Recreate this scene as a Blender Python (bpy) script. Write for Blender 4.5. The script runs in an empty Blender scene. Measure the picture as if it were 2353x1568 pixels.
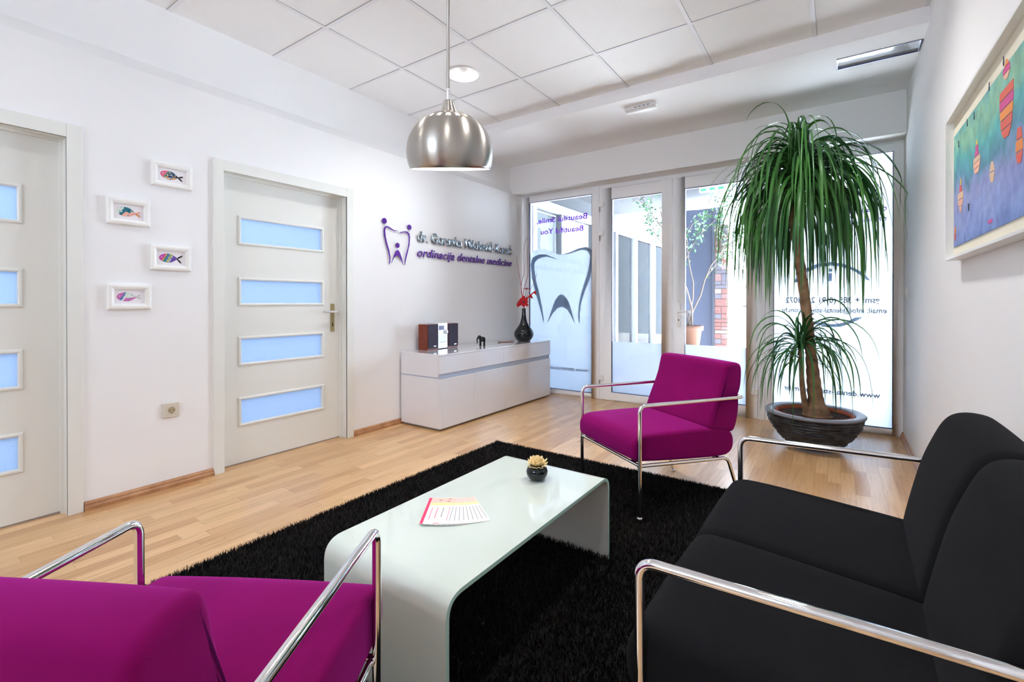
import bpy, bmesh, math, random
from mathutils import Vector, Matrix, noise as mnoise
sc = bpy.context.scene
C = sc.collection
PI = math.pi
def srgb(r, g, b):
    f = lambda c: c/12.92 if c <= .04045 else ((c+.055)/1.055)**2.4
    return (f(r/255), f(g/255), f(b/255), 1.0)

# ------------------------------------------------------------------ camera, sky, exposure
cd = bpy.data.cameras.new('camera'); cam = bpy.data.objects.new('camera', cd); C.objects.link(cam)
cam.location = (3.1684, .1056, 1.0757)
cam.rotation_euler = (math.radians(90-.2532), 0, math.radians(34.7182))
cd.sensor_width = 36; cd.lens = 1076.5/2353*36; cd.shift_y = -(784-699.03)/2353
cd.clip_start = .02; cd.clip_end = 200
sc.camera = cam
sc.view_settings.view_transform = 'Standard'; sc.view_settings.look = 'None'
sc.view_settings.gamma = 1; sc.view_settings.exposure = 0.15; sc.view_settings.use_curve_mapping = False
sc.cycles.use_denoising = True
sc.cycles.max_bounces = 14; sc.cycles.diffuse_bounces = 7; sc.cycles.glossy_bounces = 5
sc.cycles.transmission_bounces = 8; sc.cycles.transparent_max_bounces = 24
sc.cycles.caustics_reflective = False; sc.cycles.caustics_refractive = False
sc.cycles.sample_clamp_indirect = 40; sc.cycles.blur_glossy = 1.0
w = bpy.data.worlds.new('daylight'); sc.world = w; w.use_nodes = True
bg = w.node_tree.nodes['Background']; bg.inputs[0].default_value = (.70, .83, 1.0, 1); bg.inputs[1].default_value = 20

sl = bpy.data.lights.new('added_sun', 'SUN'); sl.energy = 100; sl.angle = math.radians(2); sl.color = (1, .96, .90)  # added sun, its bounce off the paving brightens the room
so_ = bpy.data.objects.new('added_sun', sl); C.objects.link(so_); so_.rotation_euler = (math.radians(-36), 0, math.radians(12)); so_.location = (2, 14, 12)
def area(name, loc, rot, size, energy, color, shape='RECTANGLE', size_y=None, portal=False, spread=None):
    l = bpy.data.lights.new(name, 'AREA'); l.shape = shape; l.size = size
    if size_y: l.size_y = size_y
    l.energy = energy; l.color = color
    if spread: l.spread = spread
    if portal: l.cycles.is_portal = True
    o = bpy.data.objects.new(name, l); C.objects.link(o); o.location = loc; o.rotation_euler = rot
    return o
area('window_daylight_portal', (1.8, 5.02, 1.2), (-PI/2, 0, 0), 3.7, 1, (1, 1, 1), size_y=2.5, portal=True)
area('window_daylight_portal', (1.8, -2.72, 2.05), (PI/2, 0, 0), 1.6, 1, (1, 1, 1), size_y=.7, portal=True)  # portal for the added fill window behind the camera
WARM = (1.0, .985, .97)
DOWNLIGHT_W = 3.4

# ------------------------------------------------------------------ materials
MATS = {}
def mat(name, col, rough=.5, metal=0, spec=.5, coat=0, coat_r=.05, sheen=0, sheen_tint=(1, 1, 1, 1), emit=None, estr=0, bump=None, vary=None, trans=0, ior=1.45):
    m = bpy.data.materials.new(name); m.use_nodes = True; nt = m.node_tree; b = nt.nodes['Principled BSDF']
    b.inputs['Base Color'].default_value = col; b.inputs['Roughness'].default_value = rough
    b.inputs['Metallic'].default_value = metal; b.inputs['Specular IOR Level'].default_value = spec
    b.inputs['Coat Weight'].default_value = coat; b.inputs['Coat Roughness'].default_value = coat_r
    b.inputs['Sheen Weight'].default_value = sheen; b.inputs['Sheen Tint'].default_value = sheen_tint; b.inputs['Transmission Weight'].default_value = trans
    b.inputs['IOR'].default_value = ior
    if emit: b.inputs['Emission Color'].default_value = emit; b.inputs['Emission Strength'].default_value = estr
    tc = nt.nodes.new('ShaderNodeTexCoord')
    if bump:
        sc_, st, dist = bump
        n = nt.nodes.new('ShaderNodeTexNoise'); n.inputs['Scale'].default_value = sc_; n.inputs['Detail'].default_value = 4
        nt.links.new(tc.outputs['Object'], n.inputs['Vector'])
        bp = nt.nodes.new('ShaderNodeBump'); bp.inputs['Strength'].default_value = st; bp.inputs['Distance'].default_value = dist
        nt.links.new(n.outputs['Fac'], bp.inputs['Height']); nt.links.new(bp.outputs['Normal'], b.inputs['Normal'])
    if vary:
        c2, vs, lo, hi = vary
        n = nt.nodes.new('ShaderNodeTexNoise'); n.inputs['Scale'].default_value = vs; n.inputs['Detail'].default_value = 5
        nt.links.new(tc.outputs['Object'], n.inputs['Vector'])
        r = nt.nodes.new('ShaderNodeMapRange'); r.inputs[1].default_value = lo; r.inputs[2].default_value = hi
        mx = nt.nodes.new('ShaderNodeMix'); mx.data_type = 'RGBA'
        mx.inputs[6].default_value = col; mx.inputs[7].default_value = c2
        nt.links.new(n.outputs['Fac'], r.inputs[0]); nt.links.new(r.outputs[0], mx.inputs[0]); nt.links.new(mx.outputs[2], b.inputs['Base Color'])
    MATS[name] = m
    return m
wall_m = mat('wall_paint', (.86, .86, .865, 1), .75, spec=.25, bump=(350, .05, .001))
ceil_m = mat('ceiling_tile', (.86, .855, .85, 1), .9, spec=.1, bump=(160, .35, .002))
plas_m = mat('ceiling_plaster', (.91, .91, .92, 1), .85, spec=.2)
grid_m = mat('ceiling_grid_metal', (.78, .78, .80, 1), .5)
door_m = mat('door_laminate', srgb(229, 230, 225), .38, bump=(500, .02, .0005))
pvc_m = mat('white_pvc', srgb(244, 245, 248), .3)
gap_m = mat('dark_gasket', srgb(60, 75, 120), .6)
shade_m = mat('joint_and_shade_grey', srgb(150, 148, 146), .7)
base_m = mat('baseboard_beech', srgb(188, 142, 104), .4, vary=(srgb(162, 114, 78), 14, .35, .65))
chrome_m = mat('chrome', (.86, .86, .87, 1), .05, metal=1)
steel_m = mat('brushed_steel', (.47, .44, .40, 1), .32, metal=1)
_nt = steel_m.node_tree; _b = _nt.nodes['Principled BSDF']; _b.inputs['Anisotropic'].default_value = .85; _b.inputs['Anisotropic Rotation'].default_value = 0.25
_tg = _nt.nodes.new('ShaderNodeTangent'); _tg.direction_type = 'RADIAL'; _tg.axis = 'Z'; _nt.links.new(_tg.outputs[0], _b.inputs['Tangent'])
mag_m = mat('magenta_wool', (.215, .0026, .092, 1), .9, spec=.06, sheen=.36, sheen_tint=(1, .08, .8, 1), bump=(700, .35, .0006), vary=((.18, .0022, .075, 1), 6, .3, .7))
blk_m = mat('charcoal_wool', (.0105, .0105, .0118, 1), .95, spec=.05, sheen=.02, bump=(700, .35, .0006), vary=((.0095, .0095, .011, 1), 5, .3, .7))
glossw_m = mat('white_lacquer', srgb(228, 228, 234), .12, coat=1, coat_r=.02)
groove_m = mat('sideboard_groove', srgb(178, 188, 208), .4)
tglass_m = mat('white_backed_glass', srgb(212, 223, 215), .06, spec=.6, coat=.4, coat_r=.02)
tback_m = mat('painted_glass_underside', srgb(206, 206, 200), .5)
tedge_m = mat('green_glass_edge', srgb(176, 214, 204), .1)
blackgl_m = mat('black_glaze', (.003, .006, .008, 1), .05, coat=.2)
red_m = mat('red_felt', srgb(178, 18, 30), .8)
redstem_m = mat('red_willow', srgb(160, 40, 55), .7)
purple_m = mat('purple_acrylic', srgb(92, 30, 150), .25, coat=.5)
silver_m = mat('mirror_acrylic', (.34, .40, .46, 1), .26, metal=1)
brass_m = mat('brushed_brass', srgb(196, 182, 140), .35, metal=.6)
alu_m = mat('satin_aluminium', srgb(222, 222, 224), .3, metal=.7)
black_m = mat('black_hole', (.01, .01, .01, 1), .6)
beige_m = mat('beige_plastic', srgb(214, 206, 192), .4)
beige2_m = mat('beige_plastic_inner', srgb(178, 162, 128), .5)
white_m = mat('white_plastic', srgb(235, 235, 235), .35)
cherry_m = mat('cherry_veneer', srgb(128, 54, 30), .35, vary=(srgb(104, 40, 20), 30, .3, .7))
grille_m = mat('speaker_cloth', srgb(62, 58, 72), .9, bump=(900, .4, .0005))
hifi_m = mat('silver_hifi_front', srgb(222, 228, 238), .3, metal=.35)
lcd_m = mat('display_blue', srgb(46, 52, 104), .15)
soil_m = mat('potting_soil', srgb(52, 34, 24), .95, bump=(60, 1, .02))
terra_m = mat('terracotta', srgb(176, 92, 62), .7)
potm = mat('dark_slate_pot', srgb(34, 34, 38), .45, bump=(40, .6, .01), vary=(srgb(64, 66, 74), 18, .45, .7))
potrim_m = mat('pot_rim_grey', srgb(120, 124, 136), .3)
bark_m = mat('palm_bark', srgb(152, 122, 92), .8, bump=(45, .5, .006), vary=(srgb(110, 84, 60), 16, .35, .65))
leaf_m = mat('palm_leaf', (.024, .115, .03, 1), .36, vary=((.07, .23, .04, 1), 2.2, .42, .62))
cream_m = mat('wood_shaving_cream', srgb(244, 222, 170), .8)
paper_m = mat('leaflet_paper', srgb(244, 240, 238), .5)
cpaper_m = mat('print_paper', srgb(236, 232, 236), .7)
emit_m = mat('lamp_diffuser', (1, 1, 1, 1), .5, emit=(1, .96, .90, 1), estr=6)
bulb_m = mat('bulb_glow', (1, 1, 1, 1), .5, emit=(1, .93, .84, 1), estr=9)
reflc_m = mat('downlight_reflector', (.42, .42, .42, 1), .25, metal=.6)
lampin_m = mat('lamp_inside_white', (.9, .88, .85, 1), .5)
mirror_m = mat('mirror_louver', (.75, .77, .82, 1), .06, metal=1)
framew_m = mat('picture_frame_white', srgb(238, 238, 235), .35)
cream_frame_m = mat('cream_mount', srgb(232, 226, 206), .7)
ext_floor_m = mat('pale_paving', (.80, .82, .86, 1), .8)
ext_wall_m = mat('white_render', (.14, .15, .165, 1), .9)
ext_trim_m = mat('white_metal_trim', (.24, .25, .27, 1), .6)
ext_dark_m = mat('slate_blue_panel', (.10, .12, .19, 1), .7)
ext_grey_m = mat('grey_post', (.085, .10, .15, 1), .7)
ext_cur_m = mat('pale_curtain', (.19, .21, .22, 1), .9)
ficus_m = mat('ficus_leaf', (.10, .25, .11, 1), .5)
ficusw_m = mat('ficus_wood', (.20, .15, .12, 1), .9)
rail_m = mat('railing_grey', (.06, .07, .09, 1), .5)
frame_lip_m = mat('hinge_white', srgb(240, 240, 240), .3)
def pcol(name, r, g, b, rough=.7): return mat(name, srgb(r, g, b), rough)

def glassy(name, fac, tint=(1, 1, 1, 1)):
    m = bpy.data.materials.new(name); m.use_nodes = True; nt = m.node_tree; nt.nodes.clear()
    o = nt.nodes.new('ShaderNodeOutputMaterial'); t = nt.nodes.new('ShaderNodeBsdfTransparent'); t.inputs[0].default_value = tint
    g = nt.nodes.new('ShaderNodeBsdfGlossy'); g.inputs['Roughness'].default_value = .0
    f = nt.nodes.new('ShaderNodeFresnel'); f.inputs[0].default_value = fac
    mx = nt.nodes.new('ShaderNodeMixShader')
    nt.links.new(f.outputs[0], mx.inputs[0]); nt.links.new(t.outputs[0], mx.inputs[1]); nt.links.new(g.outputs[0], mx.inputs[2]); nt.links.new(mx.outputs[0], o.inputs[0])
    return m
glass_m = glassy('clear_window_glass', 1.45, (.95, .98, 1, 1))
def film(name, col, see=.1, bump=0):
    m = bpy.data.materials.new(name); m.use_nodes = True; nt = m.node_tree; nt.nodes.clear()
    o = nt.nodes.new('ShaderNodeOutputMaterial'); t = nt.nodes.new('ShaderNodeBsdfTranslucent'); t.inputs[0].default_value = col
    d = nt.nodes.new('ShaderNodeBsdfDiffuse'); d.inputs[0].default_value = col
    tr = nt.nodes.new('ShaderNodeBsdfTransparent')
    m0 = nt.nodes.new('ShaderNodeMixShader'); m0.inputs[0].default_value = .25
    m1 = nt.nodes.new('ShaderNodeMixShader'); m1.inputs[0].default_value = see
    nt.links.new(t.outputs[0], m0.inputs[1]); nt.links.new(d.outputs[0], m0.inputs[2])
    nt.links.new(m0.outputs[0], m1.inputs[1]); nt.links.new(tr.outputs[0], m1.inputs[2]); nt.links.new(m1.outputs[0], o.inputs[0])
    if bump:
        tc = nt.nodes.new('ShaderNodeTexCoord'); v = nt.nodes.new('ShaderNodeTexVoronoi'); v.inputs['Scale'].default_value = bump
        b = nt.nodes.new('ShaderNodeBump'); b.inputs['Strength'].default_value = .6; b.inputs['Distance'].default_value = .003
        nt.links.new(tc.outputs['Object'], v.inputs['Vector']); nt.links.new(v.outputs['Distance'], b.inputs['Height'])
        nt.links.new(b.outputs[0], t.inputs['Normal'])
    return m
frost_m = film('frosted_film', (.50, .52, .55, 1), .05)
frost2_m = film('frosted_film_blue_grey', (.50, .535, .59, 1), .05)
frost3_m = film('frosted_film_pale', (.47, .49, .535, 1), .05)
doorglass_m = film('ribbed_door_glass', (.70, .80, .95, 1), .0, 90)
graphic_m = film('grey_vinyl', (.36, .43, .50, 1), .04)
vpurple_m = film('purple_vinyl', (.26, .05, .52, 1), .0)
vgrey_m = film('steel_vinyl', (.12, .15, .23, 1), .0)

# parquet: strips along y with a random tone each
def parquet():
    m = bpy.data.materials.new('oak_strip_parquet'); m.use_nodes = True; nt = m.node_tree; L = nt.links; N = nt.nodes
    b = N['Principled BSDF']; b.inputs['Roughness'].default_value = .30; b.inputs['Specular IOR Level'].default_value = .5
    b.inputs['Coat Weight'].default_value = .25; b.inputs['Coat Roughness'].default_value = .18
    tc = N.new('ShaderNodeTexCoord'); s = N.new('ShaderNodeSeparateXYZ'); L.new(tc.outputs['Object'], s.inputs[0])
    def M(op, a, b_=None):
        n = N.new('ShaderNodeMath'); n.operation = op
        for i, v in enumerate((a, b_)):
            if v is None: continue
            if isinstance(v, (int, float)): n.inputs[i].default_value = v
            else: L.new(v, n.inputs[i])
        return n.outputs[0]
    xs = M('DIVIDE', s.outputs['X'], .0665); row = M('FLOOR', xs); fx = M('FRACT', xs)
    wn = N.new('ShaderNodeTexWhiteNoise'); wn.noise_dimensions = '1D'; L.new(row, wn.inputs['W'])
    ys = M('ADD', M('DIVIDE', s.outputs['Y'], .46), M('MULTIPLY', wn.outputs['Value'], 7)); cell = M('FLOOR', ys); fy = M('FRACT', ys)
    cb = N.new('ShaderNodeCombineXYZ'); L.new(row, cb.inputs[0]); L.new(cell, cb.inputs[1])
    w2 = N.new('ShaderNodeTexWhiteNoise'); w2.noise_dimensions = '2D'; L.new(cb.outputs[0], w2.inputs['Vector'])
    cr = N.new('ShaderNodeValToRGB'); e = cr.color_ramp; e.elements[0].color = srgb(196, 150, 104); e.elements[1].color = srgb(226, 186, 138)
    for p, c in ((.25, srgb(206, 164, 116)), (.6, srgb(214, 174, 126))): q = e.elements.new(p); q.color = c
    L.new(w2.outputs['Value'], cr.inputs[0])
    mp = N.new('ShaderNodeCombineXYZ'); L.new(M('MULTIPLY', s.outputs['X'], 60), mp.inputs[0]); L.new(M('ADD', M('MULTIPLY', s.outputs['Y'], 3.2), M('MULTIPLY', w2.outputs['Value'], 40)), mp.inputs[1])
    gn = N.new('ShaderNodeTexNoise'); gn.inputs['Scale'].default_value = 1; gn.inputs['Detail'].default_value = 5; L.new(mp.outputs[0], gn.inputs['Vector'])
    mx = N.new('ShaderNodeMix'); mx.data_type = 'RGBA'; mx.blend_type = 'MULTIPLY'; L.new(cr.outputs[0], mx.inputs[6]); mx.inputs[7].default_value = (.80, .72, .62, 1)
    mr = N.new('ShaderNodeMapRange'); mr.inputs[1].default_value = .48; mr.inputs[2].default_value = .72; L.new(gn.outputs['Fac'], mr.inputs[0]); L.new(mr.outputs[0], mx.inputs[0])
    seam = M('MAXIMUM', M('LESS_THAN', fx, .018), M('LESS_THAN', fy, .004))
    m2 = N.new('ShaderNodeMix'); m2.data_type = 'RGBA'; L.new(mx.outputs[2], m2.inputs[6]); m2.inputs[7].default_value = srgb(150, 106, 66)
    L.new(M('MULTIPLY', seam, .6), m2.inputs[0]); L.new(m2.outputs[2], b.inputs['Base Color'])
    return m
floor_m = parquet()

# ------------------------------------------------------------------ mesh helpers
class MB:
    def __init__(s): s.v = []; s.f = []; s.mi = []; s.sm = []
    def add(s, vs, fs, mi=0, sm=False, M=None):
        o = len(s.v)
        s.v += [tuple(M @ Vector(v)) if M is not None else tuple(v) for v in vs]
        for f in fs: s.f.append(tuple(i+o for i in f)); s.mi.append(mi); s.sm.append(sm)
        return s
    def box(s, x0, x1, y0, y1, z0, z1, mi=0, M=None):
        v = [(x, y, z) for x in (x0, x1) for y in (y0, y1) for z in (z0, z1)]
        return s.add(v, [(0, 1, 3, 2), (4, 6, 7, 5), (0, 4, 5, 1), (2, 3, 7, 6), (0, 2, 6, 4), (1, 5, 7, 3)], mi, False, M)
    def tube(s, pts, r, n=12, mi=0, caps=True, M=None):
        P = [Vector(p) for p in pts]; R = r if isinstance(r, (list, tuple)) else [r]*len(P)
        T = []
        for i in range(len(P)):
            a = P[max(i-1, 0)]; b = P[min(i+1, len(P)-1)]; T.append((b-a).normalized())
        u = T[0].orthogonal().normalized(); vs = []; fs = []
        for i, p in enumerate(P):
            u = (u - T[i]*u.dot(T[i])).normalized(); w_ = T[i].cross(u)
            for k in range(n):
                a = 2*PI*k/n; vs.append(p+(u*math.cos(a)+w_*math.sin(a))*R[i])
        for i in range(len(P)-1):
            for k in range(n): fs.append((i*n+k, i*n+(k+1) % n, (i+1)*n+(k+1) % n, (i+1)*n+k))
        s.add(vs, fs, mi, True, M)
        if caps:
            s.add(vs[:n], [tuple(reversed(range(n)))], mi, False, M); s.add(vs[-n:], [tuple(range(n))], mi, False, M)
        return s
    def lathe(s, prof, n=32, mi=0, M=None, sm=True):
        vs = []; fs = []
        for r, z in prof:
            for k in range(n): a = 2*PI*k/n; vs.append((r*math.cos(a), r*math.sin(a), z))
        for i in range(len(prof)-1):
            for k in range(n): fs.append((i*n+k, i*n+(k+1) % n, (i+1)*n+(k+1) % n, (i+1)*n+k))
        return s.add(vs, fs, mi, sm, M)
    def disc(s, r, z, n=32, mi=0, M=None, cx=0, cy=0):
        return s.add([(cx+r*math.cos(2*PI*k/n), cy+r*math.sin(2*PI*k/n), z) for k in range(n)], [tuple(range(n))], mi, False, M)
    def prism(s, poly, t0, t1, fn, mi=0, M=None):
        """poly of 2D points; fn(a, b, t) -> xyz"""
        n = len(poly); vs = [fn(a, b, t0) for a, b in poly]+[fn(a, b, t1) for a, b in poly]
        fs = [tuple(range(n)), tuple(reversed(range(n, 2*n)))]+[(i, (i+1) % n, n+(i+1) % n, n+i) for i in range(n)]
        return s.add(vs, fs, mi, False, M)
    def build(s, name, mats, parent=None, bevel=None, M=None, normals=True):
        me = bpy.data.meshes.new(name); me.from_pydata(s.v, [], s.f)
        mats = mats if isinstance(mats, (list, tuple)) else [mats]
        for m in mats: me.materials.append(m)
        me.polygons.foreach_set('material_index', s.mi); me.polygons.foreach_set('use_smooth', s.sm)
        if normals:
            bm = bmesh.new(); bm.from_mesh(me); bmesh.ops.remove_doubles(bm, verts=bm.verts, dist=1e-5); bmesh.ops.recalc_face_normals(bm, faces=bm.faces)
            for e_ in bm.edges:
                if len(e_.link_faces) == 2 and e_.link_faces[0].smooth != e_.link_faces[1].smooth: e_.smooth = False
            bm.to_mesh(me); bm.free()
        me.update()
        o = bpy.data.objects.new(name, me); C.objects.link(o)
        if parent is not None: o.parent = parent
        if M is not None: o.matrix_local = M
        if bevel:
            b = o.modifiers.new('bevel', 'BEVEL'); b.width = bevel; b.segments = 3; b.limit_method = 'ANGLE'; b.angle_limit = .6
            if bevel > .0012:
                for p in me.polygons: p.use_smooth = True
                wn = o.modifiers.new('wn', 'WEIGHTED_NORMAL'); wn.keep_sharp = True
        return o
def thing(name, label, cat, loc=(0, 0, 0), rz=0, group=None):
    o = bpy.data.objects.new(name, None); C.objects.link(o); o.location = loc; o.rotation_euler = (0, 0, rz)
    o['label'] = label; o['category'] = cat; o.empty_display_size = .05
    if group: o['group'] = group
    return o
def tag(o, label, cat, group=None, kind=None):
    o['label'] = label; o['category'] = cat
    if group: o['group'] = group
    if kind: o['kind'] = kind
    return o
def struct(o): o['kind'] = 'structure'; return o
def copy_tree(o, parent=None):
    c = o.copy(); C.objects.link(c); c.parent = parent
    for ch in [x for x in o.children]: copy_tree(ch, c)
    return c
def rounded_path(pts, r, n=7):
    P = [Vector(p) for p in pts]; out = [P[0]]
    for i in range(1, len(P)-1):
        a, b, c = P[i-1], P[i], P[i+1]; d1 = (a-b).normalized(); d2 = (c-b).normalized(); ang = d1.angle(d2)
        t = min(r/math.tan(ang/2), (a-b).length*.49, (c-b).length*.49); p1 = b+d1*t; p2 = b+d2*t
        for k in range(n+1):
            u = k/n; out.append(p1*(1-u)**2+b*2*u*(1-u)+p2*u*u)
    out.append(P[-1]); return out
def smooth_closed(poly, it=2):
    for _ in range(it):
        q = []
        for i in range(len(poly)):
            a = poly[i]; b = poly[(i+1) % len(poly)]
            q += [(a[0]*.75+b[0]*.25, a[1]*.75+b[1]*.25), (a[0]*.25+b[0]*.75, a[1]*.25+b[1]*.75)]
        poly = q
    return poly
def inset(poly, d):
    n = len(poly); A = sum(poly[i][0]*poly[(i+1) % n][1]-poly[(i+1) % n][0]*poly[i][1] for i in range(n)); s = 1 if A > 0 else -1
    out = []
    for i in range(n):
        a, b, c = poly[i-1], poly[i], poly[(i+1) % n]
        t = Vector((c[0]-a[0], c[1]-a[1])); t.normalize(); out.append((b[0]-t.y*d*s, b[1]+t.x*d*s))
    return out
def cushion(mb, prof, u0, u1, r=.03, puff=.006, mi=0, nu=10):
    """profile (b,z) swept across u with rounded ends and a soft crown"""
    prof = smooth_closed(prof, 2); n = len(prof)
    seq = [(u0+r*(1-math.cos(PI/2*k/5)), r*(1-math.sin(PI/2*k/5))) for k in range(6)]
    mid = [(u0+r+(u1-u0-2*r)*k/nu, 0) for k in range(1, nu)]
    seq2 = [(u1-(a-u0), d) for a, d in reversed(seq)]
    vs = []; S = seq+mid+seq2
    for u, d in S:
        t = (u-u0)/(u1-u0); cr = puff*(1-(2*t-1)**2)
        for b, z in inset(prof, d-cr): vs.append((u, b, z))
    fs = [(i*n+k, i*n+(k+1) % n, (i+1)*n+(k+1) % n, (i+1)*n+k) for i in range(len(S)-1) for k in range(n)]
    m = len(S)
    fs += [tuple(range(n)), tuple(range((m-1)*n, m*n))]
    mb.add(vs, fs, mi, True); return mb
def text_mesh(s, width, asc, off=0., shear=0., ext=.001, name='t'):
    c = bpy.data.curves.new(name, 'FONT'); c.body = s; c.size = 1; c.offset = off; c.shear = shear; c.extrude = 0; c.resolution_u = 4
    o = bpy.data.objects.new(name, c); C.objects.link(o)
    dg = bpy.context.evaluated_depsgraph_get(); dg.update(); me = bpy.data.meshes.new_from_object(o.evaluated_get(dg))
    C.objects.unlink(o); bpy.data.objects.remove(o); bpy.data.curves.remove(c)
    xs = [v.co.x for v in me.vertices]; x0, x1 = min(xs), max(xs); A = .735
    bm = bmesh.new(); bm.from_mesh(me)
    for v in bm.verts: v.co.x = (v.co.x-x0)/(x1-x0)*width; v.co.y = v.co.y/A*asc; v.co.z = 0
    r = bmesh.ops.extrude_face_region(bm, geom=list(bm.faces)); 
    for g in r['geom']:
        if isinstance(g, bmesh.types.BMVert): g.co.z += ext
    bmesh.ops.recalc_face_normals(bm, faces=bm.faces); bm.to_mesh(me); bm.free(); return me
def text_obj(name, s, width, asc, M, m, parent=None, **k):
    me = text_mesh(s, width, asc, **k); me.materials.clear(); me.materials.append(m)
    o = bpy.data.objects.new(name, me); C.objects.link(o); o.parent = parent; o.matrix_local = M; return o

# ------------------------------------------------------------------ room shell
W = 3.604; ZT = 2.7856; ZP = 2.69; YF = 3.698; YB = 4.72; YG = 4.92; HB = 2.362; Y0 = -2.6; XL = -.055
struct(MB().box(-.2, 3.75, Y0-.1, 5.0, -.08, 0).build('floor', floor_m))
# left wall with two door openings, a shallow slanted ledge above
D1 = (-.13, .765); D2 = (1.497, 2.398); DZ = 1.902
mb = MB()
for a, b in ((Y0, D1[0]-.022), (D1[1]+.022, D2[0]-.022), (D2[1]+.022, 5.0)): mb.box(-.14, -.012, a, b, 0, 2.36)
for a, b in (D1, D2): mb.box(-.14, -.012, a-.022, b+.022, DZ+.02, 2.36)
mb.add([(-.012, Y0, 2.36), (-.012, 5.0, 2.36), (-.052, 5.0, 2.43), (-.052, Y0, 2.43), (-.055, 5.0, ZT+.05), (-.055, Y0, ZT+.05), (-.14, Y0, 2.36), (-.14, 5, 2.36), (-.14, Y0, ZT+.05), (-.14, 5, ZT+.05)],
       [(0, 1, 2, 3), (3, 2, 4, 5), (6, 8, 9, 7), (5, 4, 9, 8)])
struct(mb.build('wall_left', wall_m))
struct(MB().box(W, W+.12, Y0, 5.0, 0, ZT+.05).build('wall_right', wall_m))
mb = MB(); ring_x = (.3, 3.3, .25, 2.45)
mb.box(-.14, 1.0, Y0-.1, Y0, 0, ZT+.05); mb.box(2.6, W+.12, Y0-.1, Y0, 0, ZT+.05); mb.box(1.0, 2.6, Y0-.1, Y0, 0, 1.7); mb.box(1.0, 2.6, Y0-.1, Y0, 2.4, ZT+.05)
struct(mb.build('wall_back', wall_m))
mb = MB()
for a, b in ((1.0, 1.06), (1.77, 1.83), (2.54, 2.6)): mb.box(a, b, Y0-.08, Y0-.02, 1.7, 2.4)
mb.box(1.0, 2.6, Y0-.08, Y0-.02, 1.7, 1.76); mb.box(1.0, 2.6, Y0-.08, Y0-.02, 2.34, 2.4)
struct(mb.build('added_fill_window', pvc_m))  # added window behind the camera, lets in fill light from the back
# beam over the glazing
struct(MB().box(-.055, W, YB, 5.0, HB, ZP).build('wall_front', wall_m, bevel=.006))
# lower plaster ceiling strip and its fascia
SLOT = (3.165, 3.60, 3.905, 4.075)
mb = MB()
mb.box(-.055, SLOT[0], YF, 5.0, ZP, ZT+.05); mb.box(SLOT[0], W, YF, SLOT[2], ZP, ZT+.05); mb.box(SLOT[0], W, SLOT[3], 5.0, ZP, ZT+.05)
mb.box(SLOT[0], W, SLOT[2], SLOT[3], ZP+.02, ZT+.05)
struct(mb.build('ceiling_lower', plas_m))
# tile ceiling with holes for the downlights
GX, GY, T = .5477, 2.4759, .625
LIGHTS = [(.86, 2.795), (2.735, 2.795), (.86, 1.53), (2.735, 1.53), (.86, .29), (2.735, .29)]
RL = .118
xs = [XL]+[GX+T*i for i in range(0, 5)]+[W]; ys = [Y0]+[GY+T*j for j in range(-8, 2)]+[YF]
mb = MB()
for i in range(len(xs)-1):
    for j in range(len(ys)-1):
        x0, x1, y0, y1 = xs[i], xs[i+1], ys[j], ys[j+1]
        L_ = [l for l in LIGHTS if x0 < l[0] < x1 and y0 < l[1] < y1]
        if not L_: mb.add([(x0, y0, ZT), (x1, y0, ZT), (x1, y1, ZT), (x0, y1, ZT)], [(0, 1, 2, 3)])
        else:
            cx, cy = L_[0]; n = 32; inner = []; outer = []
            for k in range(n):
                a = 2*PI*k/n; ca, sa = math.cos(a), math.sin(a); inner.append((cx+RL*ca, cy+RL*sa, ZT))
                t = min(((x1 if ca > 0 else x0)-cx)/ca if abs(ca) > 1e-6 else 9, ((y1 if sa > 0 else y0)-cy)/sa if abs(sa) > 1e-6 else 9)
                outer.append((cx+t*ca, cy+t*sa, ZT))
            mb.add(inner+outer, [(k, (k+1) % n, n+(k+1) % n, n+k) for k in range(n)])
            for X, Y in ((x0, y0), (x1, y0), (x1, y1), (x0, y1)):
                ds = sorted(range(n), key=lambda k: (outer[k][0]-X)**2+(outer[k][1]-Y)**2)[:2]
                mb.add([(X, Y, ZT), outer[ds[0]], outer[ds[1]]], [(0, 1, 2)])
mb.box(-.14, W+.1, Y0-.1, YF+.05, ZT+.17, ZT+.2)
struct(mb.build('ceiling', ceil_m, normals=False))
mb = MB()
for x in xs[1:-1]: mb.box(x-.012, x+.012, Y0, YF, ZT-.004, ZT+.002)
for y in ys[1:-1]: mb.box(XL, W, y-.012, y+.012, ZT-.0035, ZT+.002)
mb.box(W-.02, W, Y0, YF, ZT-.004, ZT+.002)
struct(mb.build('trim_1', grid_m))
mb = MB()   # grey strips standing in for the thin shadow beside each grid bar
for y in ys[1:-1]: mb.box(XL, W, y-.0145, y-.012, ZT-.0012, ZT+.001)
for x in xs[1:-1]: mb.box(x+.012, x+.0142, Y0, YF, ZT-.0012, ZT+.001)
struct(mb.build('grid_shade_lines', shade_m))
# baseboards
mb = MB()
for a, b in ((Y0, -.2), (.828, 1.437), (2.457, 4.9)):
    mb.prism([(-.012, 0), (.008, 0), (.008, .018), (.003, .026), (.002, .036), (-.004, .044), (-.012, .046)], a, b, lambda x, z, t: (x, t, z))
struct(mb.build('baseboard_left', base_m))
mb = MB().prism([(W, 0), (W-.018, 0), (W-.018, .018), (W-.012, .026), (W-.01, .036), (W-.006, .044), (W, .046)], Y0, YG, lambda x, z, t: (x, t, z))
struct(mb.build('baseboard_right', base_m))

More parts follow.
